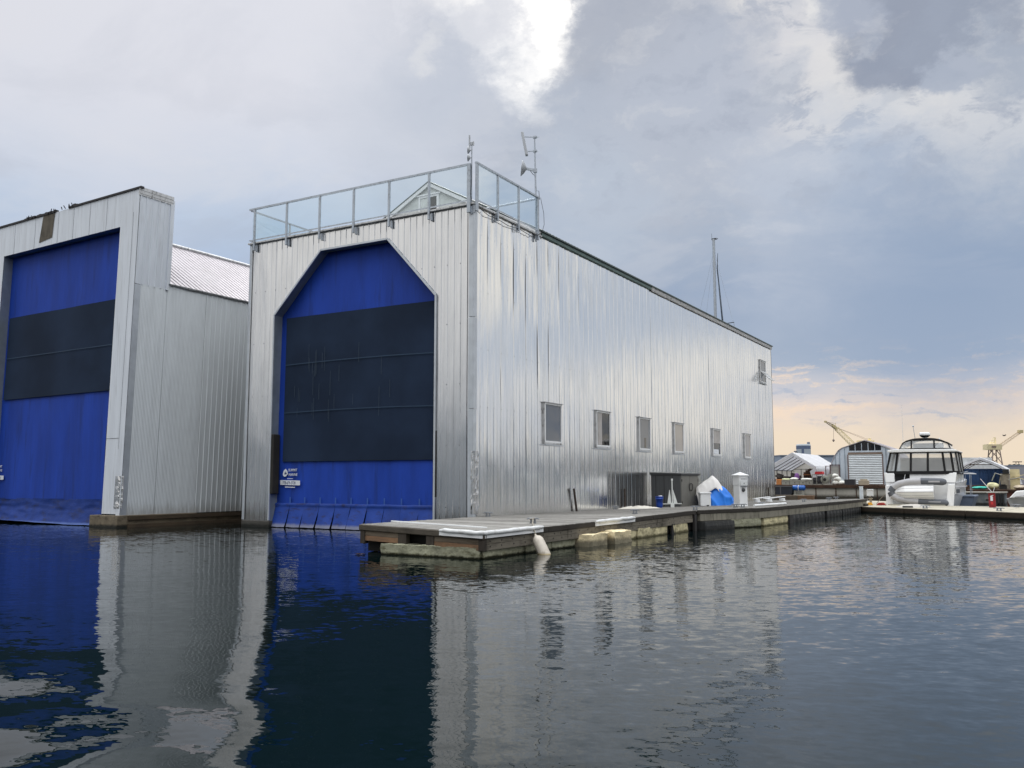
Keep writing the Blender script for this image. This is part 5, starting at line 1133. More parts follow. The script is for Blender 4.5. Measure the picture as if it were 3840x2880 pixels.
mb = MB(); mb.box(11.95,12.60,34.73,34.76,1.83,1.93); mb.box(11.9,12.6,34.74,34.77,.55,.63); mb.build('name_patch', M_lgrey, DG)

# ================================================================== boats and floats at the right
M_pgrey = mat('grey_pontoon_wall', (96,102,106), .8, 0, .2, 1.2, (1,1,.5), dirt=((150,146,138), .5, 1.5, (1,1,.6)), stain=((30,30,28), .05, .2, .1))
PB = thing('grey_pontoon', 'grey concrete pontoon behind the red extinguisher stand', 'pontoon', (14,56,0))
mb = MB(); mb.box(11.8,15.6,55,60,-.3,.90); mb.build('hull', M_pgrey, PB, bevel=.04); mb = MB(); mb.box(11.7,15.7,54.92,60,.902,.98); mb.build('deck', mat('pontoon_deck', (128,124,116), .9), PB)
for x in (15.0,15.25,15.45):
    mb = MB(); mb.tube([(x,54.85,-.2),(x,54.85,.9)], .07, 8); mb.build('pile', M_rubber, PB)
mb = MB(); mb.box(14.2,15.0,54.97,55.0,.30,.42); mb.build('slot', M_rubber, PB)
SB2 = thing('small_boat', 'bow of a small white boat at the right edge behind the pale dock', 'boat', (17.6,36.3,0))
mb = MB()
def sb(u, v):
    x = 16.2+2.8*u; hw_ = .08+.85*min(1, u*1.4)**.6; k = v*2-1; z = .42+.9*(.45+.55*u**.5)*(1-(1-abs(k))**2.2) if False else .02+1.25*(.62+.38*min(1, u*1.5))*abs(k)**.8
    return (x+.28*(1-abs(k))*(1-u), 36.3+k*hw_*(.55+.45*abs(k)), z)
mb.grid(sb, 16, 14); h_ = mb.build('hull', M_gel, SB2, fix=False)
mb = MB(); mb.prism([(16.35,.86),(16.75,1.30),(17.4,1.36),(19,1.4),(19,.9),(17,.9)], 'y', 35.7, 36.9); mb.build('deck', M_gel, SB2, bevel=.05)
mb = MB(); mb.tube([(16.22,36.25,.80),(16.8,35.55,.98),(17.6,35.38,1.10),(19,35.4,1.15)], .03, 6); mb.build('rub_rail', M_lgrey, SB2)
mb = MB(); mb.box(17.6,19,35.5,37.1,-.25,.3); mb.build('keel', M_gel, SB2)
TT = thing('work_skiff', 'small work skiff with a white T-top canopy right of the yacht', 'boat', (13.6,42,0))
mb = MB(); mb.prism([(13.15,2.40),(14.25,2.37),(14.25,2.42),(14.0,2.47),(13.15,2.47)], 'y', 41.2, 43); mb.build('canopy', M_white, TT, bevel=.01)
mb = MB()
for x, y in ((13.92,41.3),(13.92,42.8),(13.2,42.8)): mb.tube([(x,y,.6),(x,y,2.4)], .025, 6)
mb.build('canopy_frame', M_alu, TT)
mb = MB(); mb.prism([(12.72,.82),(12.98,.0),(13.25,-.2),(13.65,-.2),(13.92,.0),(14.18,.82)], 'y', 40.6, 45); mb.prism([(12.68,.82),(14.22,.82),(14.20,.92),(12.70,.92)], 'y', 40.55, 45.05); mb.build('hull', mat('dull_blue_hull', (96,108,128), .6), TT, bevel=.03)
for x, z in ((13.45,1.5),(13.3,1.2)):
    mb = MB(); mb.box(x-.12,x+.12,42,42.4,.7,z+.3); mb.build('console', M_siding, TT)
# ================================================================== work yard across the water
M_rustbrown = mat('rusty_brown_steel', (74,54,42), .9, .1, .35, 1.5, bump=.02, bs=5)
M_cwall = mat('stained_barge_wall', (186,182,172), .9, 0, .15, .8, (1,1,.4), dirt=((110,102,92), .55, .8, (1,1,.5)), stain=((60,56,48), .35, .75, .25))
BG = thing('work_barge', 'concrete work barge with a rusty black deck edge carrying the white tent and arched shed', 'barge', (2,62,0))
mb = MB(); mb.box(-14,8.2,60,92,-.4,1.22); mb.build('hull', M_cwall, BG)
mb = MB()
for k in range(24):
    x = -14+k*.925; h = random.uniform(.20,.30); mb.box(x,x+.92,59.86+random.uniform(-.03,.03),60.4,1.225,1.225+h); 
mb.build('deck_edge', M_rustbrown, BG); mb = MB(); mb.box(-14,8.2,60.41,92,1.221,1.50); mb.build('deck', M_rustbrown, BG)
for x in (-.2,1.6,3.4,5.2,6.9):
    mb = MB(); mb.box(x,x+.08,59.95,60,.2,1.22); mb.build('frame_rib', M_rustbrown, BG)
BH2 = thing('black_hull', 'black flat hull moored below the white tent', 'barge', (-4.5,59.4,0))
mb = MB(); mb.prism([(-8,.0),(-2.5,.0),(-2.15,.75),(-2.1,1.42),(-8,1.42)], 'y', 59.0, 59.8); mb.build('hull', mat('black_blue_hull', (42,46,56), .7, 0, .2, 1), BH2); mb = MB(); mb.box(-8,-2.1,58.96,59.0,1.30,1.42); mb.box(-3.25,-3.15,58.95,59.0,.6,1.35); mb.build('rail', mat('scuffed_grey_rail', (92,92,96), .8), BH2)
TBm = thing('floating_timber', 'brown floating timbers lying below the black hull', 'timber float', (-3,58,0))
for k, (x0, x1, mm) in enumerate(((-7,-3.9,M_rust),(-3.88,-1.35,M_brn),(-1.33,.05,M_rust))):
    mb = MB(); mb.box(x0,x1,57.6,58.4,-.1,.60-.03*k); mb.build('beam', mm, TBm, bevel=.03)
# white tent
M_tent = fabric_mat('white_tent_fabric', (240,241,244)); M_tentin = fabric_mat('tent_inner_fabric', (230,228,220))
TN = thing('white_tent', 'open-fronted white fabric tent on the work barge', 'tent', (-3.1,66,1.5))
y0, y1 = 64, 76; pk = (-3.14,4.69); el, er = (-5.95,3.05), (-.95,3.30)
mb = MB(); mb.add([(pk[0],y0,pk[1]),(pk[0],y1,pk[1]),(er[0],y1,er[1]),(er[0],y0,er[1])], [(0,1,2,3)]); mb.add([(pk[0],y0,pk[1]),(el[0],y0,el[1]),(el[0],y1,el[1]),(pk[0],y1,pk[1])], [(0,1,2,3)]); mb.build('roof', M_tent, TN, fix=False, solid=.04)
mb = MB()
for a, b in ((pk,er),(pk,el)): mb.add([(a[0],y0-.05,a[1]+.03),(b[0],y0-.05,b[1]+.03),(b[0],y0-.05,b[1]-.28),(a[0],y0-.05,a[1]-.32)], [(0,1,2,3)])
mb.build('valance', M_tent, TN, fix=False, solid=.03)
mb = MB(); mb.grid(lambda u, v: (er[0]+.05+.25*v-.05*math.sin(u*20)*v, y0-.04+(y1-y0)*u, er[1]-.02-1.75*v), 30, 6); mb.add([(er[0],y0-.03,er[1]-.05),(er[0]+.3,y0-.03,1.55),(er[0]-.35,y0-.03,2.2),(er[0]-.55,y0-.03,2.8)], [(0,1,2,3)]); mb.build('side_wall', M_tent, TN, fix=False, solid=.03)
mb = MB(); mb.add([(el[0],y1-.1,1.5),(er[0],y1-.1,1.5),(er[0],y1-.1,er[1]),(pk[0],y1-.1,pk[1]-.05),(el[0],y1-.1,el[1])], [(0,1,2,3,4)]); mb.add([(el[0]+.05,y0,1.5),(el[0]+.05,y1,1.5),(el[0]+.05,y1,3),(el[0]+.05,y0,3)], [(0,1,2,3)]); mb.build('back_wall', M_tentin, TN, fix=False)
mb = MB()
for k in range(6):
    y = y0+.2+k*2.2
    mb.bar((pk[0],y,pk[1]-.12),(er[0],y,er[1]-.12),.06,.06); mb.bar((pk[0],y,pk[1]-.12),(el[0],y,el[1]-.12),.06,.06); mb.tube([(el[0]+.1,y,1.5),(el[0]+.1,y,3)], .04, 6); mb.tube([(er[0]-.06,y,1.5),(er[0]-.06,y,3.25)], .04, 6)
mb.bar((el[0]+.2,y0+.3,2.95),(el[0]+.2,y1,2.95),.05,.05)
for k in range(5): mb.tube([(-4.9+k*.55,y1-.4,1.5),(-4.9+k*.55,y1-.4,3.2)], .035, 6)
mb.bar((-5.8,y1-.45,3.15),(-1,y1-.45,3.15),.05,.05); mb.build('frame', M_iron, TN)
M_crate = mat('grey_concrete_block', (158,158,150), .85, 0, .12, 2)
for k, (x, w_, h, lab) in enumerate(((-3.85,.75,.42,'grey tub left of centre in the row before the tent'),(-3.05,.85,.44,'grey tub in the row, under the purple bag'),(-2.15,.62,.44,'grey tub in the row with a single drain hole'),(-1.5,.55,.40,'grey tub at the right end of the row before the tent'))):
    mb = MB(); mb.box(x,x+w_,62.2,63.0,1.5,1.5+h); mb.box(x-.02,x+w_+.02,62.17,63.03,1.5+h*.86,1.5+h*.93)
    T_ = thing('grey_tub', lab, 'tub', (x+w_/2,62.6,1.5), group='grey tubs in a row on the work barge'); mb.build('body', M_crate, T_, bevel=.03)
    mb = MB(); mb.lathe((x+w_*.55,62.19,1.5+h*.45), [(.05,0),(.05,.02)], 10, axis=(0,-1,0)); mb.build('drain_hole', M_rubber, T_)
M_bagw = mat('white_sacking', (228,228,222), .8, 0, .06, 3)
def bag(x0, x1, y0, y1, z0, z1, mm, name, lab, cat, group=None, seed=0):
    cx_, cy_, cz_ = (x0+x1)/2, (y0+y1)/2, (z0+z1)/2
    def f_(u, v):
        th = 2*math.pi*u; ph = math.pi*(v-.5); r_ = 1+.16*nz(math.cos(th)*1.6+seed, math.sin(th)*1.6, v*3)+.07*nz(math.cos(th)*5+seed, math.sin(th)*5, v*9)
        return (cx_+(x1-x0)/2*math.cos(th)*max(0, math.cos(ph))**.6*r_, cy_+(y1-y0)/2*math.sin(th)*max(0, math.cos(ph))**.6*r_, max(z0, cz_+(z1-z0)/2*math.sin(ph)*r_))
    mb = MB(); mb.grid(f_, 24, 14); return single(mb, name, mm, lab, cat, group, loc=(cx_,cy_,z0), fix=False)
bag(-3.9,-3.1,62.2,63,1.92,2.12,mat('pale_green_cloth', (206,210,170), .8),'sheet_bundle','pale yellow-green bundle on the leftmost grey tubs','bundle',seed=1)
bag(-3.1,-2.35,62.2,63,1.94,2.2,M_bagw,'sheet_bundle','white bundle lying on the grey tub beside the purple bag','bundle',seed=2)
bag(-2.1,-1.0,62.2,63,1.92,2.14,M_bagw,'sheet_bundle','white bundle on the right-hand grey tubs','bundle',seed=3)
bag(-2.75,-2.3,62.6,63.2,1.94,2.62,mat('purple_bag', (112,70,132), .7),'purple_bag','purple bag standing among the white bundles','bag',seed=4)
mb = MB(); mb.box(-4.4,-3.9,62.3,63.0,1.5,2.05); mb.box(-4.42,-3.88,62.28,63.02,1.96,2.0); single(mb, 'orange_box', mat('orange_box_board', (196,130,76), .8), 'orange-brown box at the left end of the tub row', 'box', loc=(-4.15,62.6,1.5), bevel=.02)
mb = MB()
for k in range(16):
    x = random.uniform(-6,-2.6); mb.obox((x,63.6+random.random(),1.75+random.uniform(0,.7)), Vector((random.uniform(.2,.5),.1,random.uniform(-.1,.1))), Vector((0,.25,0)), Vector((0,.05,random.uniform(.08,.3))))
single(mb, 'scrap_pile', mat('dark_scrap', (52,46,44), .9, 0, .4, 2), 'dark pile of scrap heaped inside the tent front', 'scrap pile', loc=(-4.3,64,1.5))
WR = thing('timber_rack', 'dark brown timber rack stacked with boards in the tent opening', 'rack', (-1.6,64.6,1.5))
for k in range(7):
    mb = MB(); x = -2.2+k*.19; mb.box(x,x+.13,64.4,64.7,1.5,2.75+.35*math.sin(k*.5)); mb.build('board', M_rustbrown, WR)
mb = MB(); mb.box(-2.25,-.75,64.3,64.39,2.0,2.1); mb.box(-2.25,-.75,64.3,64.39,2.45,2.52); mb.build('rail', mat('orange_timber', (150,96,58), .85), WR)
MC = thing('machine', 'open-framed compressor with a red top cover beside the tent', 'machine', (-.6,63,1.5))
mb = MB()
for x in (-1.02,-.62,-.06): mb.box(x,x+.05,62.6,62.65,1.5,2.5)
mb.box(-1.02,-.02,62.6,62.65,2.45,2.5); mb.box(-1.02,-.02,62.6,62.65,1.5,1.58); mb.build('frame', M_crate, MC)
mb = MB(); mb.box(-.95,-.65,62.7,63.4,1.55,2.2); mb.box(-.55,-.1,62.7,63.4,1.55,2.35); mb.tube([(-.9,62.68,2.0),(-.4,62.62,1.8),(-.2,62.68,2.2)], .05, 6); mb.build('engine', mat('dark_engine', (58,58,62), .7, .2, .4, 6), MC)
mb = MB(); mb.prism([(-.75,2.52),(.0,2.52),(-.03,2.72),(-.1,2.78),(-.66,2.78),(-.72,2.70)], 'y', 62.55, 63.4); mb.build('cover', mat('red_cover', (190,46,50), .6), MC)
WN = thing('winch', 'grey winch drum standing on edge beside the compressor', 'winch', (.2,63,1.5))
mb = MB(); mb.lathe((.16,62.6,2.0), [(.15,0),(.36,0),(.40,.03),(.40,.12),(.36,.15),(.20,.16),(.17,.5)], 24, axis=(0,1,0)); mb.build('drum', mat('grey_green_steel', (150,152,142), .7, .2, .2, 4), WN); mb = MB(); mb.lathe((.16,62.58,2.0), [(.15,0),(.15,.018)], 20, axis=(0,1,0)); mb.build('hub', M_rubber, WN)
mb = MB(); mb.box(-.12,.9,62.6,63.2,1.5,1.62); mb.bar((.5,62.8,1.6),(.75,62.8,2.5),.08,.08); mb.bar((.85,62.8,1.6),(.62,62.8,2.5),.08,.08); mb.box(.42,.8,62.7,63.1,2.2,2.55); mb.build('stand', M_crate, WN)
for k, (x, z, sx, lab) in enumerate(((.95,1.5,.55,'white sack at the bottom left of the sack pile'),(1.45,1.5,.6,'white sack at the bottom right of the sack pile'),(1.05,1.85,.55,'white sack in the middle of the pile'),(.95,2.15,.48,'white sack on top of the sack pile'))):
    bag(x-.1,x+sx,62.4,63.1,z,z+.40,M_bagw,'white_sack',lab,'sack','white sacks heaped beside the arched shed',seed=k*3+9)
mb = MB(); mb.add([(1.1,63.3,2.3),(2.2,62.6,1.55),(2.2,63.4,1.52),(1.2,63.8,2.4)], [(0,1,2,3)]); single(mb, 'grey_sheet', mat('grey_sheeting', (150,156,158), .8), 'grey sheet sloping down from the white sacks', 'sheet', loc=(1.6,63.2,1.5), fix=False, solid=.03)
mb = MB(); mb.box(2.2,3.1,61.2,62,1.5,2.02); mb.box(2.18,3.12,61.18,62.02,1.96,2.0); single(mb, 'black_bin', mat('black_plastic_bin', (44,44,50), .6), 'black bin in front of the roller door', 'bin', loc=(2.65,61.6,1.5), bevel=.02)
mb = MB(); mb.box(3.6,4.45,60.3,61,1.5,1.95); mb.box(3.75,4.3,60.4,60.9,1.95,2.03); single(mb, 'beige_crate', mat('beige_crate_board', (176,164,144), .85, 0, .08, 3), 'beige crate on the barge edge before the roller door', 'crate', loc=(4.0,60.6,1.5), bevel=.02)
BR = thing('blue_barrel', 'blue barrel lying on its side on the barge edge', 'barrel', (-1.5,59.3,1.0))
mb = MB(); mb.lathe((-2.15,59.3,1.22), [(.05,0),(.20,.01),(.235,.06),(.235,.35),(.25,.37),(.235,.39),(.235,.75),(.25,.77),(.235,.79),(.235,1.08),(.20,1.15),(.05,1.16)], 24, axis=(1,0,0)); mb.build('body', mat('blue_drum_plastic', (30,96,180), .45, 0, .1, 4), BR)
mb = MB(); mb.tube([(-1.58+.26*0,59.3+.245*math.cos(a),1.22+.245*math.sin(a)) for a in np.linspace(0, 6.28, 20)], .03, 5); mb.build('band', M_white, BR)
mb = MB(); mb.box(-2.0,-1.85,59.2,59.4,.60,1.0); mb.box(-1.3,-1.15,59.2,59.4,.60,1.0); mb.box(-2.0,-1.1,58.9,59.5,.52,.62); mb.build('cradle', M_crate, BR)
# arched shed
M_qs = mat('blue_grey_shed_metal', (200,211,222), .5, .2, .08, 1, (1,1,.3), dirt=((140,140,138), .5, 2, (3,3,.3)))
QS = thing('arched_shed', 'blue-grey arched metal shed with a ribbed roller door', 'shed', (3,70,1.5))
AR = [(-.60,1.5),(-.45,2.6),(-.18,3.7),(.15,4.45),(.50,4.95),(.85,5.20),(2.70,5.83),(3.05,5.92),(3.4,5.83),(5.30,5.14),(5.75,4.85),(6.15,4.3),(6.5,3.4),(6.7,2.4),(6.78,1.5)]
mb = MB(); n_ = len(AR)
for k in range(17):
    ya, yb = 68+k*.5, 68+k*.5+.5; o_ = .05 if k % 2 else 0
    mb.add([(x,ya,z+o_) for x, z in AR]+[(x,yb,z+o_) for x, z in AR], [(i,i+1,n_+i+1,n_+i) for i in range(n_-1)])
mb.build('roof', M_lbroof, QS, fix=False, solid=.05)
def fw_(poly, name, m, y=68.1, dy=.05, par=QS, **k): mb = MB(); mb.prism(poly, 'y', y, y+dy); return mb.build(name, m, par, **k)
fw_([(-.55,1.5),(-.42,2.6),(-.15,3.7),(.18,4.42),(.52,4.9),(.87,5.15),(1.50,5.36),(1.50,1.5)], 'wall', M_qs); fw_([(4.66,1.5),(4.66,5.36),(5.28,5.1),(5.72,4.8),(6.1,4.3),(6.45,3.4),(6.65,2.4),(6.72,1.5)], 'wall', M_qs)
for x, zt_ in ((-.1,3.6),(.2,4.3),(.6,4.9),(1.1,5.15),(5.0,5.1),(5.5,4.8),(6.0,4.2)): fw_([(x,1.6),(x+.05,1.6),(x+.05,zt_),(x,zt_)], 'wall_rib', mat('rib_shadow_metal', (128,142,156), .5), 68.06, .038)
fw_([(1.50,4.72),(4.66,4.72),(4.66,5.36),(3.05,5.86),(1.50,5.36)], 'clerestory', M_glassdk, 68.14, .04)
for k in range(6):
    x = 1.5+k*.62; fw_([(x,4.6),(x+.06,4.6),(x+.06,5.35+.4*(1-abs(k-2.6)/2.6)),(x,5.35+.4*(1-abs(k-2.6)/2.6))], 'mullion', M_qs, 68.09, .045)
fw_([(1.5,4.74),(4.66,4.74),(4.66,4.90),(1.5,4.90)], 'transom', M_qs, 68.05, .035); fw_([(1.45,4.52),(4.72,4.52),(4.72,4.72),(1.45,4.72)], 'lintel', mat('brown_lintel', (132,116,104), .8), 68.02, .1)
for x in (1.38,4.66): fw_([(x,1.5),(x+.10,1.5),(x+.10,4.52),(x,4.52)], 'door_post', mat('brown_door_post', (112,92,88), .8), 68.02, .1)
mb = MB(); V = []; nn_ = 34
for k in range(nn_+1): z = 1.5+3.02*k/nn_; V += [(1.48,68.08-.06*(k % 2),z),(4.66,68.08-.06*(k % 2),z)]
mb.add(V, [(2*k,2*k+1,2*k+3,2*k+2) for k in range(nn_)]); mb.build('roller_door', mat('pale_roller_door', (210,217,221), .5, .2, .06, 2), QS, fix=False)
DF = thing('door_frame', 'brown door frame with a grey panel standing by the arched shed', 'door frame', (.45,66.5,1.5))
mb = MB()
for x in (-.02,.86): mb.box(x-.05,x+.05,66.4,66.5,1.5,3.45)
mb.box(-.07,.91,66.4,66.5,3.40,3.5); mb.box(-.5,-.43,66.4,66.5,1.5,3.35); mb.box(-.5,0,66.4,66.5,3.32,3.38); mb.build('frame', mat('brown_frame', (104,86,84), .8), DF)
mb = MB(); mb.box(.05,.79,66.46,66.49,1.9,3.36); mb.build('panel', mat('grey_panel', (164,164,160), .7), DF)
# silo far behind
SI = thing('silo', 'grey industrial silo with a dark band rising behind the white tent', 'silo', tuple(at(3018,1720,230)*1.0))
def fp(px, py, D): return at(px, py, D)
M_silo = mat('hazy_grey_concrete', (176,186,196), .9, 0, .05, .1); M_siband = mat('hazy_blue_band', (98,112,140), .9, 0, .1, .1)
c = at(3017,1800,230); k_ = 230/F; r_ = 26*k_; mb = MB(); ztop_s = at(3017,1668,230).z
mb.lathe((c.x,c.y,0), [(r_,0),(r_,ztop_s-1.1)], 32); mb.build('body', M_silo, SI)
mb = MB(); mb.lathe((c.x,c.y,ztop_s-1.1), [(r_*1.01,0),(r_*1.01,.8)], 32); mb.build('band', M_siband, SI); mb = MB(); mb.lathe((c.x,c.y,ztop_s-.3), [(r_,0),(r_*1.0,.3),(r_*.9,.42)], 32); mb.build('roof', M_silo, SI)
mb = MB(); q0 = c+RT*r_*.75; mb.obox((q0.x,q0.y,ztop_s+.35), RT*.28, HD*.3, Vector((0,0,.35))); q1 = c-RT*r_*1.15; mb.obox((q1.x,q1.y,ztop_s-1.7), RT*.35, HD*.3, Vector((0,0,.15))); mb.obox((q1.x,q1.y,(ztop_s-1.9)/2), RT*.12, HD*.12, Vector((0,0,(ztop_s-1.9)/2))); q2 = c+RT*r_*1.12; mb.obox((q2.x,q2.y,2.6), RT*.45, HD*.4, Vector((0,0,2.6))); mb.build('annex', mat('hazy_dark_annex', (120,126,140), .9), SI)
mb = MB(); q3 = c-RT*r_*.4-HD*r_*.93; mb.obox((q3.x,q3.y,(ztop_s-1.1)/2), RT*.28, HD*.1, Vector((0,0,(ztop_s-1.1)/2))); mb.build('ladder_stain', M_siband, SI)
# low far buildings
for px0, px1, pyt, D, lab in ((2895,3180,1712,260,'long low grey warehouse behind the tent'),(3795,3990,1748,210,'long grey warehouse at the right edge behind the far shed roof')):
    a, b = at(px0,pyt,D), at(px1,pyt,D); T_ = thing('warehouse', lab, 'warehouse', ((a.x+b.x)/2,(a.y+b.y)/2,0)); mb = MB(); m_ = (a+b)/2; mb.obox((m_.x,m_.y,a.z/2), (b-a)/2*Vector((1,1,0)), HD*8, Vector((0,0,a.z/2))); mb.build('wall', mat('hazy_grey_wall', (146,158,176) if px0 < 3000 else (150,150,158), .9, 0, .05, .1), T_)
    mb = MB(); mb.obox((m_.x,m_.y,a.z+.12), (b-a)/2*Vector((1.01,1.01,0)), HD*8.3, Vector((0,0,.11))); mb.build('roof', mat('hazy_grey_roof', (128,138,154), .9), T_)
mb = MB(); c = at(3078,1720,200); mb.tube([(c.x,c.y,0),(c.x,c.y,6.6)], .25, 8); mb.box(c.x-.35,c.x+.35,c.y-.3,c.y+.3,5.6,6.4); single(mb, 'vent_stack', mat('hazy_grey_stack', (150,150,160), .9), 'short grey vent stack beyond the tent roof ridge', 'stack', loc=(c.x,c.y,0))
# ---- right-hand tent, blue wall and clutter
TR = thing('frame_tent', 'frame tent with a curved white cover right of the yacht', 'tent', (13,82,0))
arc = [(10.05,1.5),(10.2,2.4),(10.62,3.25),(11.4,3.78),(12.67,4.37),(13.7,3.95),(14.7,3.42),(15.5,2.85),(16.0,2.2),(16.2,1.5)]; n_ = len(arc)
mb = MB(); A_ = [(x,80,z) for x, z in arc]; i0 = 3; B_ = [(x+.2,90,z) for x, z in arc]; mb.add(A_[4:]+B_[4:], [(i,i+1,n_-4+i+1,n_-4+i) for i in range(n_-5)]); mb.build('cover', M_tent, TR, fix=False, solid=.05)
mb = MB(); mb.add([(x,80,z) for x, z in arc]+[((x-12.7)*.93+12.7,80.0,(z-1.5)*.91+1.5) for x, z in arc], [(i,i+1,n_+i+1,n_+i) for i in range(n_-1)]); mb.build('front_band', M_tent, TR, fix=False, solid=.06)
mb = MB()
for yq in (80.3,84,88):
    mb.tube([((x-12.7)*.92+12.7,yq,(z-1.5)*.90+1.5) for x, z in arc], .04, 6)
mb.bar((11.2,80.3,3.62),(14.0,80.3,3.58),.06,.08); mb.bar((11.2,80.4,3.45),(12.7,80.4,4.1),.05,.05); mb.build('frame', M_rustbrown, TR)
mb = MB(); mb.box(9.2,16.6,79.5,92,-.3,1.4); single(mb, 'work_float', M_rustbrown, 'rusty brown float under the frame tent and blue container', 'float', loc=(13,85,0))
CT = thing('blue_container', 'faded blue container wall inside the frame tent', 'container', (12.8,86,1.4)); mb = MB()
for k in range(22): x = 10.5+k*.2; mb.box(x,x+.19,85.0+.05*(k % 2),87,1.4,3.1)
mb.build('body', mat('faded_blue_steel', (50,80,122), .8, 0, .2, .8), CT); mb = MB(); mb.box(10.45,14.95,84.95,87.05,3.102,3.2); mb.build('roof', mat('faded_blue_roof', (44,70,112), .8), CT)
mb = MB(); c = at(3620,1690,150); mb.obox((c.x,c.y,2.2), RT*4.5, HD*3, Vector((0,0,2.2))); mb.obox((c.x,c.y,5.0), RT*3, HD*2.5, Vector((0,0,.6))); mb.obox(tuple(c+RT*1.0+Vector((0,0,.25)) - Vector((0,0,c.z)) + Vector((0,0,5.1))), RT*1.6, HD*2.6, Vector((0,0,.12))); single(mb, 'ferry', mat('distant_white_ship', (214,216,218), .7), 'white ship superstructure seen through the frame tent', 'ship', loc=(c.x,c.y,0))
RB = thing('rusty_barge', 'low rusty barge heaped with gear beyond the grey pontoon', 'barge', (15,66,0))
mb = MB(); mb.box(12.4,17.2,64,70,-.3,.95); mb.build('hull', mat('rust_red_hull', (92,54,42), .9, 0, .3, 1.5), RB); mb = MB(); mb.box(12.3,17.3,63.9,70,.952,1.12); mb.build('deck_edge', M_rustbrown, RB)
bag(12.6,14.0,65,66.4,1.12,1.38,mat('turquoise_net', (70,180,166), .9),'net_heap','turquoise net heaped on the rusty barge','net',seed=21)
bag(13.9,14.85,64.6,65.6,1.12,1.72,mat('pale_yellow_tarp', (206,202,160), .8),'yellow_bundle','pale yellow bundle on the rusty barge','bundle',seed=22)
bag(16.0,17.0,64.6,65.8,1.12,1.50,mat('beige_sack', (190,176,156), .9),'beige_sack','beige sack at the right end of the rusty barge','sack',seed=23)
mb = MB(); mb.box(14.9,15.5,65,65.6,1.12,1.50); mb.box(15.05,15.4,64.95,65.55,1.5,1.58); single(mb, 'black_bin', M_rubber, 'black bin on the rusty barge right of the yellow bundle', 'bin', loc=(15.2,65.3,1.12))
WM = thing('winch_tower', 'grey-brown winch machine with a black hood under the frame tent', 'machine', (15.1,66.4,1.12))
mb = MB(); mb.box(15.0,15.7,66,66.8,1.12,2.55); mb.bar((14.8,66,1.2),(15.05,66,2.5),.08,.08); mb.build('body', mat('weathered_grey_machine', (140,132,118), .8, .1, .25, 4), WM); mb = MB(); mb.box(15.2,15.7,65.9,66.7,2.552,2.95); mb.build('hood', M_rubber, WM); mb = MB(); mb.tube([(14.3,66,1.9),(14.6,65.9,2.6),(15.1,65.9,2.4)], .05, 6); mb.tube([(15.65,66,2.0),(16.6,65.7,2.2)], .05, 6); mb.build('pipe', M_crate, WM)
mb = MB(); mb.box(15.75,16.55,66.2,66.35,1.12,2.95); mb.bar((15.75,66.1,2.2),(17.2,66.1,2.5),.06,.06); mb.bar((15.9,66.1,2.3),(17.0,66.1,2.0),.06,.06); single(mb, 'cream_panel', mat('cream_board', (222,208,166), .8), 'cream board standing at the right leg of the frame tent', 'board', loc=(16.1,66.3,1.12))
BC = thing('blue_crane_truck', 'blue machine frame at the right edge beyond the rusty barge', 'machine', (17.6,72,0)); mb = MB(); mb.box(16.9,19,71,73,-.2,1.2); mb.build('float', M_rustbrown, BC); mb = MB(); mb.box(17.0,17.4,71.5,72,1.2,3.2); mb.box(17.7,19,71.5,72.5,1.2,3.3); mb.bar((17.0,71.4,1.4),(17.8,71.4,3.0),.15,.15); mb.box(17.0,19,71.4,71.9,3.2,3.4); mb.build('frame', mat('teal_blue_paint', (56,100,122), .7, 0, .2, 2), BC)
# ---- dockyard cranes
M_cy = mat('hazy_crane_yellow', (238,224,184), .8, 0, .08, .3); M_cb = mat('hazy_crane_brown', (156,140,132), .9)  # distance haze put into these colours, paled towards the sky
def lattice(mb, a, b, w0, w1, n, th):
    a, b = Vector(a), Vector(b); d = (b-a).normalized(); s1 = d.cross(HD).normalized(); s2 = d.cross(s1)
    pts = [[a.lerp(b, i/n)+(s1*sx+s2*sy)*(w0+(w1-w0)*i/n)/2 for sx, sy in ((-1,-1),(1,-1),(1,1),(-1,1))] for i in range(n+1)]
    for k in range(4):
        mb.bar(pts[0][k], pts[-1][k], th, th)
        for i in range(n): mb.bar(pts[i][k], pts[i+1][(k+1) % 4], th*.7, th*.7)
zz7 = lambda x, y: (2840+x*1000/2212, 1500+y*1000/2212)
D = 300; A7 = lambda x, y: at(*zz7(x, y), D)
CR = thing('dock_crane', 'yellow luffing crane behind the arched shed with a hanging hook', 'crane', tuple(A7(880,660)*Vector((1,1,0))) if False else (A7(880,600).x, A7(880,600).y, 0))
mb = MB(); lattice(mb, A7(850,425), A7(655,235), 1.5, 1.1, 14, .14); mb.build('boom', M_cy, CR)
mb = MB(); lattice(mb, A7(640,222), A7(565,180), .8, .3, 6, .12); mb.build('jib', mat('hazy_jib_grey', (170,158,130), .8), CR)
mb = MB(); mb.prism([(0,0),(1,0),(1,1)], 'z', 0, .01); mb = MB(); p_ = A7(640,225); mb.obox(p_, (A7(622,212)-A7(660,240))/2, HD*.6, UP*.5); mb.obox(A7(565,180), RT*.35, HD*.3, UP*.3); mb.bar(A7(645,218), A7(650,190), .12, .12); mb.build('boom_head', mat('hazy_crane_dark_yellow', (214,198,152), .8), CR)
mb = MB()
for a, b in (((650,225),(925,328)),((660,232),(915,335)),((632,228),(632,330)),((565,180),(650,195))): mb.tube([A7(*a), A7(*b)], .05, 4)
mb.build('cable', M_cb, CR); mb = MB(); c = A7(632,335); mb.lathe((c.x,c.y,c.z-.5), [(.05,0),(.35,.3),(.4,.6),(.15,.95)], 10); mb.build('hook', M_cb, CR)
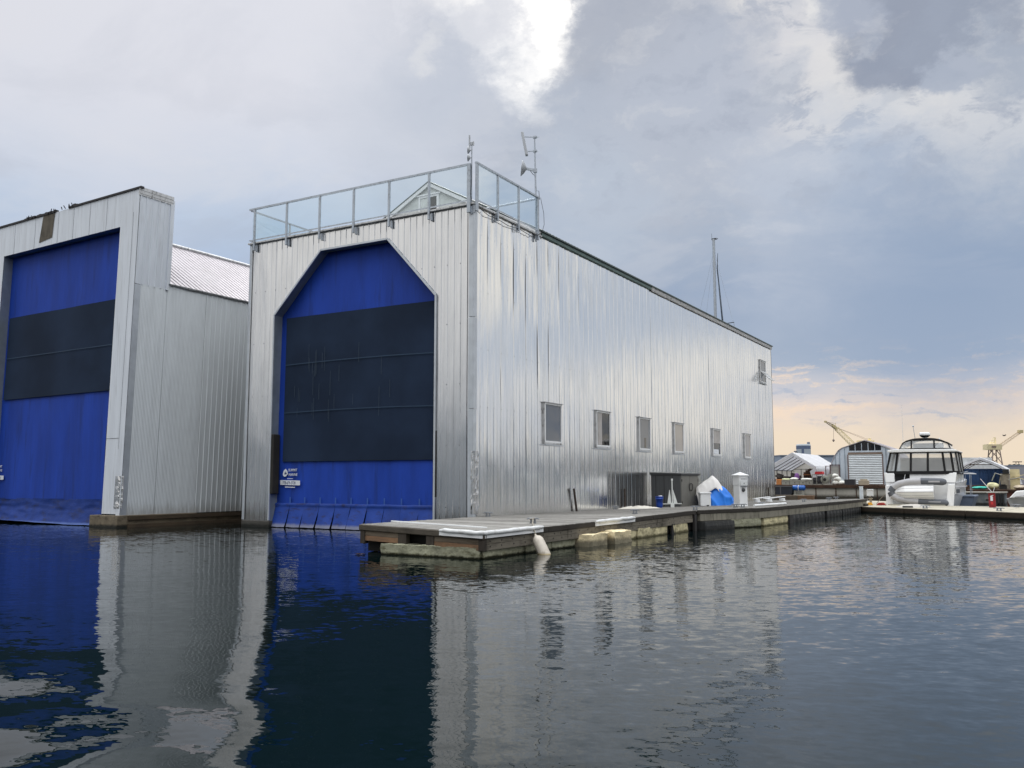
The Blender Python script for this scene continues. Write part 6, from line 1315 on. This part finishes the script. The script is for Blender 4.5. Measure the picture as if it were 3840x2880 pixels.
mb = MB(); p_ = A7(930,335); mb.obox(p_, RT*.4, HD*.4, UP*.7); mb.obox(A7(895,342), RT*2.6, HD*1, UP*.25); mb.obox(A7(890,420)-Vector((0,0,3)), RT*3, HD*3, Vector((0,0,5))); mb.build('cab', M_cy, CR); mb = MB(); p_ = A7(890,480); lattice(mb, (p_.x,p_.y,0), (p_.x,p_.y,10), 5, 4, 4, .4); mb.build('tower', M_cb, CR)
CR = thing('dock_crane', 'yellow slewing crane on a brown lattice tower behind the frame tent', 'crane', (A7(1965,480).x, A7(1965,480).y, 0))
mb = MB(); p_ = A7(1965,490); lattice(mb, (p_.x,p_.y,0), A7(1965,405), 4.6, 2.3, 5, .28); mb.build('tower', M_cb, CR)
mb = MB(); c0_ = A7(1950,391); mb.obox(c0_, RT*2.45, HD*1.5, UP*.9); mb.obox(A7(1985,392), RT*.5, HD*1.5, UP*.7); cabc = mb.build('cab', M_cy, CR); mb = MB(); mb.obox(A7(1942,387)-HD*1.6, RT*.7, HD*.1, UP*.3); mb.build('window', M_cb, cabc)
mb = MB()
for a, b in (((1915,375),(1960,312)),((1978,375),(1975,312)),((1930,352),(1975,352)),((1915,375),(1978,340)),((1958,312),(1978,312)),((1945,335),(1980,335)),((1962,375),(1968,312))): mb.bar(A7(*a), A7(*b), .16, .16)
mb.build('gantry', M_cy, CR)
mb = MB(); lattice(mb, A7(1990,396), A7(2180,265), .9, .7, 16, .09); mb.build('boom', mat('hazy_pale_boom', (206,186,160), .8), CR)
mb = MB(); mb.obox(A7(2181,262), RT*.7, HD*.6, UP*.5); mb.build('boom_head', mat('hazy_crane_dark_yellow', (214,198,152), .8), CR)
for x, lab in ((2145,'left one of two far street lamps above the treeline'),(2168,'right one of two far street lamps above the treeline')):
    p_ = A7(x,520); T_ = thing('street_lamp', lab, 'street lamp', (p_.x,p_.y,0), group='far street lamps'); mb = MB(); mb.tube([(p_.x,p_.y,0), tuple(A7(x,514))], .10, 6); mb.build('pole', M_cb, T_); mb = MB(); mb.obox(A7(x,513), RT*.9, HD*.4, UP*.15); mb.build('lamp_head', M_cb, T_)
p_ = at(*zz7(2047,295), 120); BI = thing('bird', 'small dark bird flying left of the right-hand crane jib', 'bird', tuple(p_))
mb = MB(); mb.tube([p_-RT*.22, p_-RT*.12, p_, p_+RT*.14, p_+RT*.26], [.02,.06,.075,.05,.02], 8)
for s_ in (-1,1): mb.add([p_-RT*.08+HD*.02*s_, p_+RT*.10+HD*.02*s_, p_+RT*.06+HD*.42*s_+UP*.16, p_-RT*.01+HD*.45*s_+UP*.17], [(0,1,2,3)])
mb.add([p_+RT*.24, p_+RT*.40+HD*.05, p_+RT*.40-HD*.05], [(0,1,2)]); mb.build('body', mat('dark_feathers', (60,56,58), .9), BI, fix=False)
# tree line beyond the far warehouse
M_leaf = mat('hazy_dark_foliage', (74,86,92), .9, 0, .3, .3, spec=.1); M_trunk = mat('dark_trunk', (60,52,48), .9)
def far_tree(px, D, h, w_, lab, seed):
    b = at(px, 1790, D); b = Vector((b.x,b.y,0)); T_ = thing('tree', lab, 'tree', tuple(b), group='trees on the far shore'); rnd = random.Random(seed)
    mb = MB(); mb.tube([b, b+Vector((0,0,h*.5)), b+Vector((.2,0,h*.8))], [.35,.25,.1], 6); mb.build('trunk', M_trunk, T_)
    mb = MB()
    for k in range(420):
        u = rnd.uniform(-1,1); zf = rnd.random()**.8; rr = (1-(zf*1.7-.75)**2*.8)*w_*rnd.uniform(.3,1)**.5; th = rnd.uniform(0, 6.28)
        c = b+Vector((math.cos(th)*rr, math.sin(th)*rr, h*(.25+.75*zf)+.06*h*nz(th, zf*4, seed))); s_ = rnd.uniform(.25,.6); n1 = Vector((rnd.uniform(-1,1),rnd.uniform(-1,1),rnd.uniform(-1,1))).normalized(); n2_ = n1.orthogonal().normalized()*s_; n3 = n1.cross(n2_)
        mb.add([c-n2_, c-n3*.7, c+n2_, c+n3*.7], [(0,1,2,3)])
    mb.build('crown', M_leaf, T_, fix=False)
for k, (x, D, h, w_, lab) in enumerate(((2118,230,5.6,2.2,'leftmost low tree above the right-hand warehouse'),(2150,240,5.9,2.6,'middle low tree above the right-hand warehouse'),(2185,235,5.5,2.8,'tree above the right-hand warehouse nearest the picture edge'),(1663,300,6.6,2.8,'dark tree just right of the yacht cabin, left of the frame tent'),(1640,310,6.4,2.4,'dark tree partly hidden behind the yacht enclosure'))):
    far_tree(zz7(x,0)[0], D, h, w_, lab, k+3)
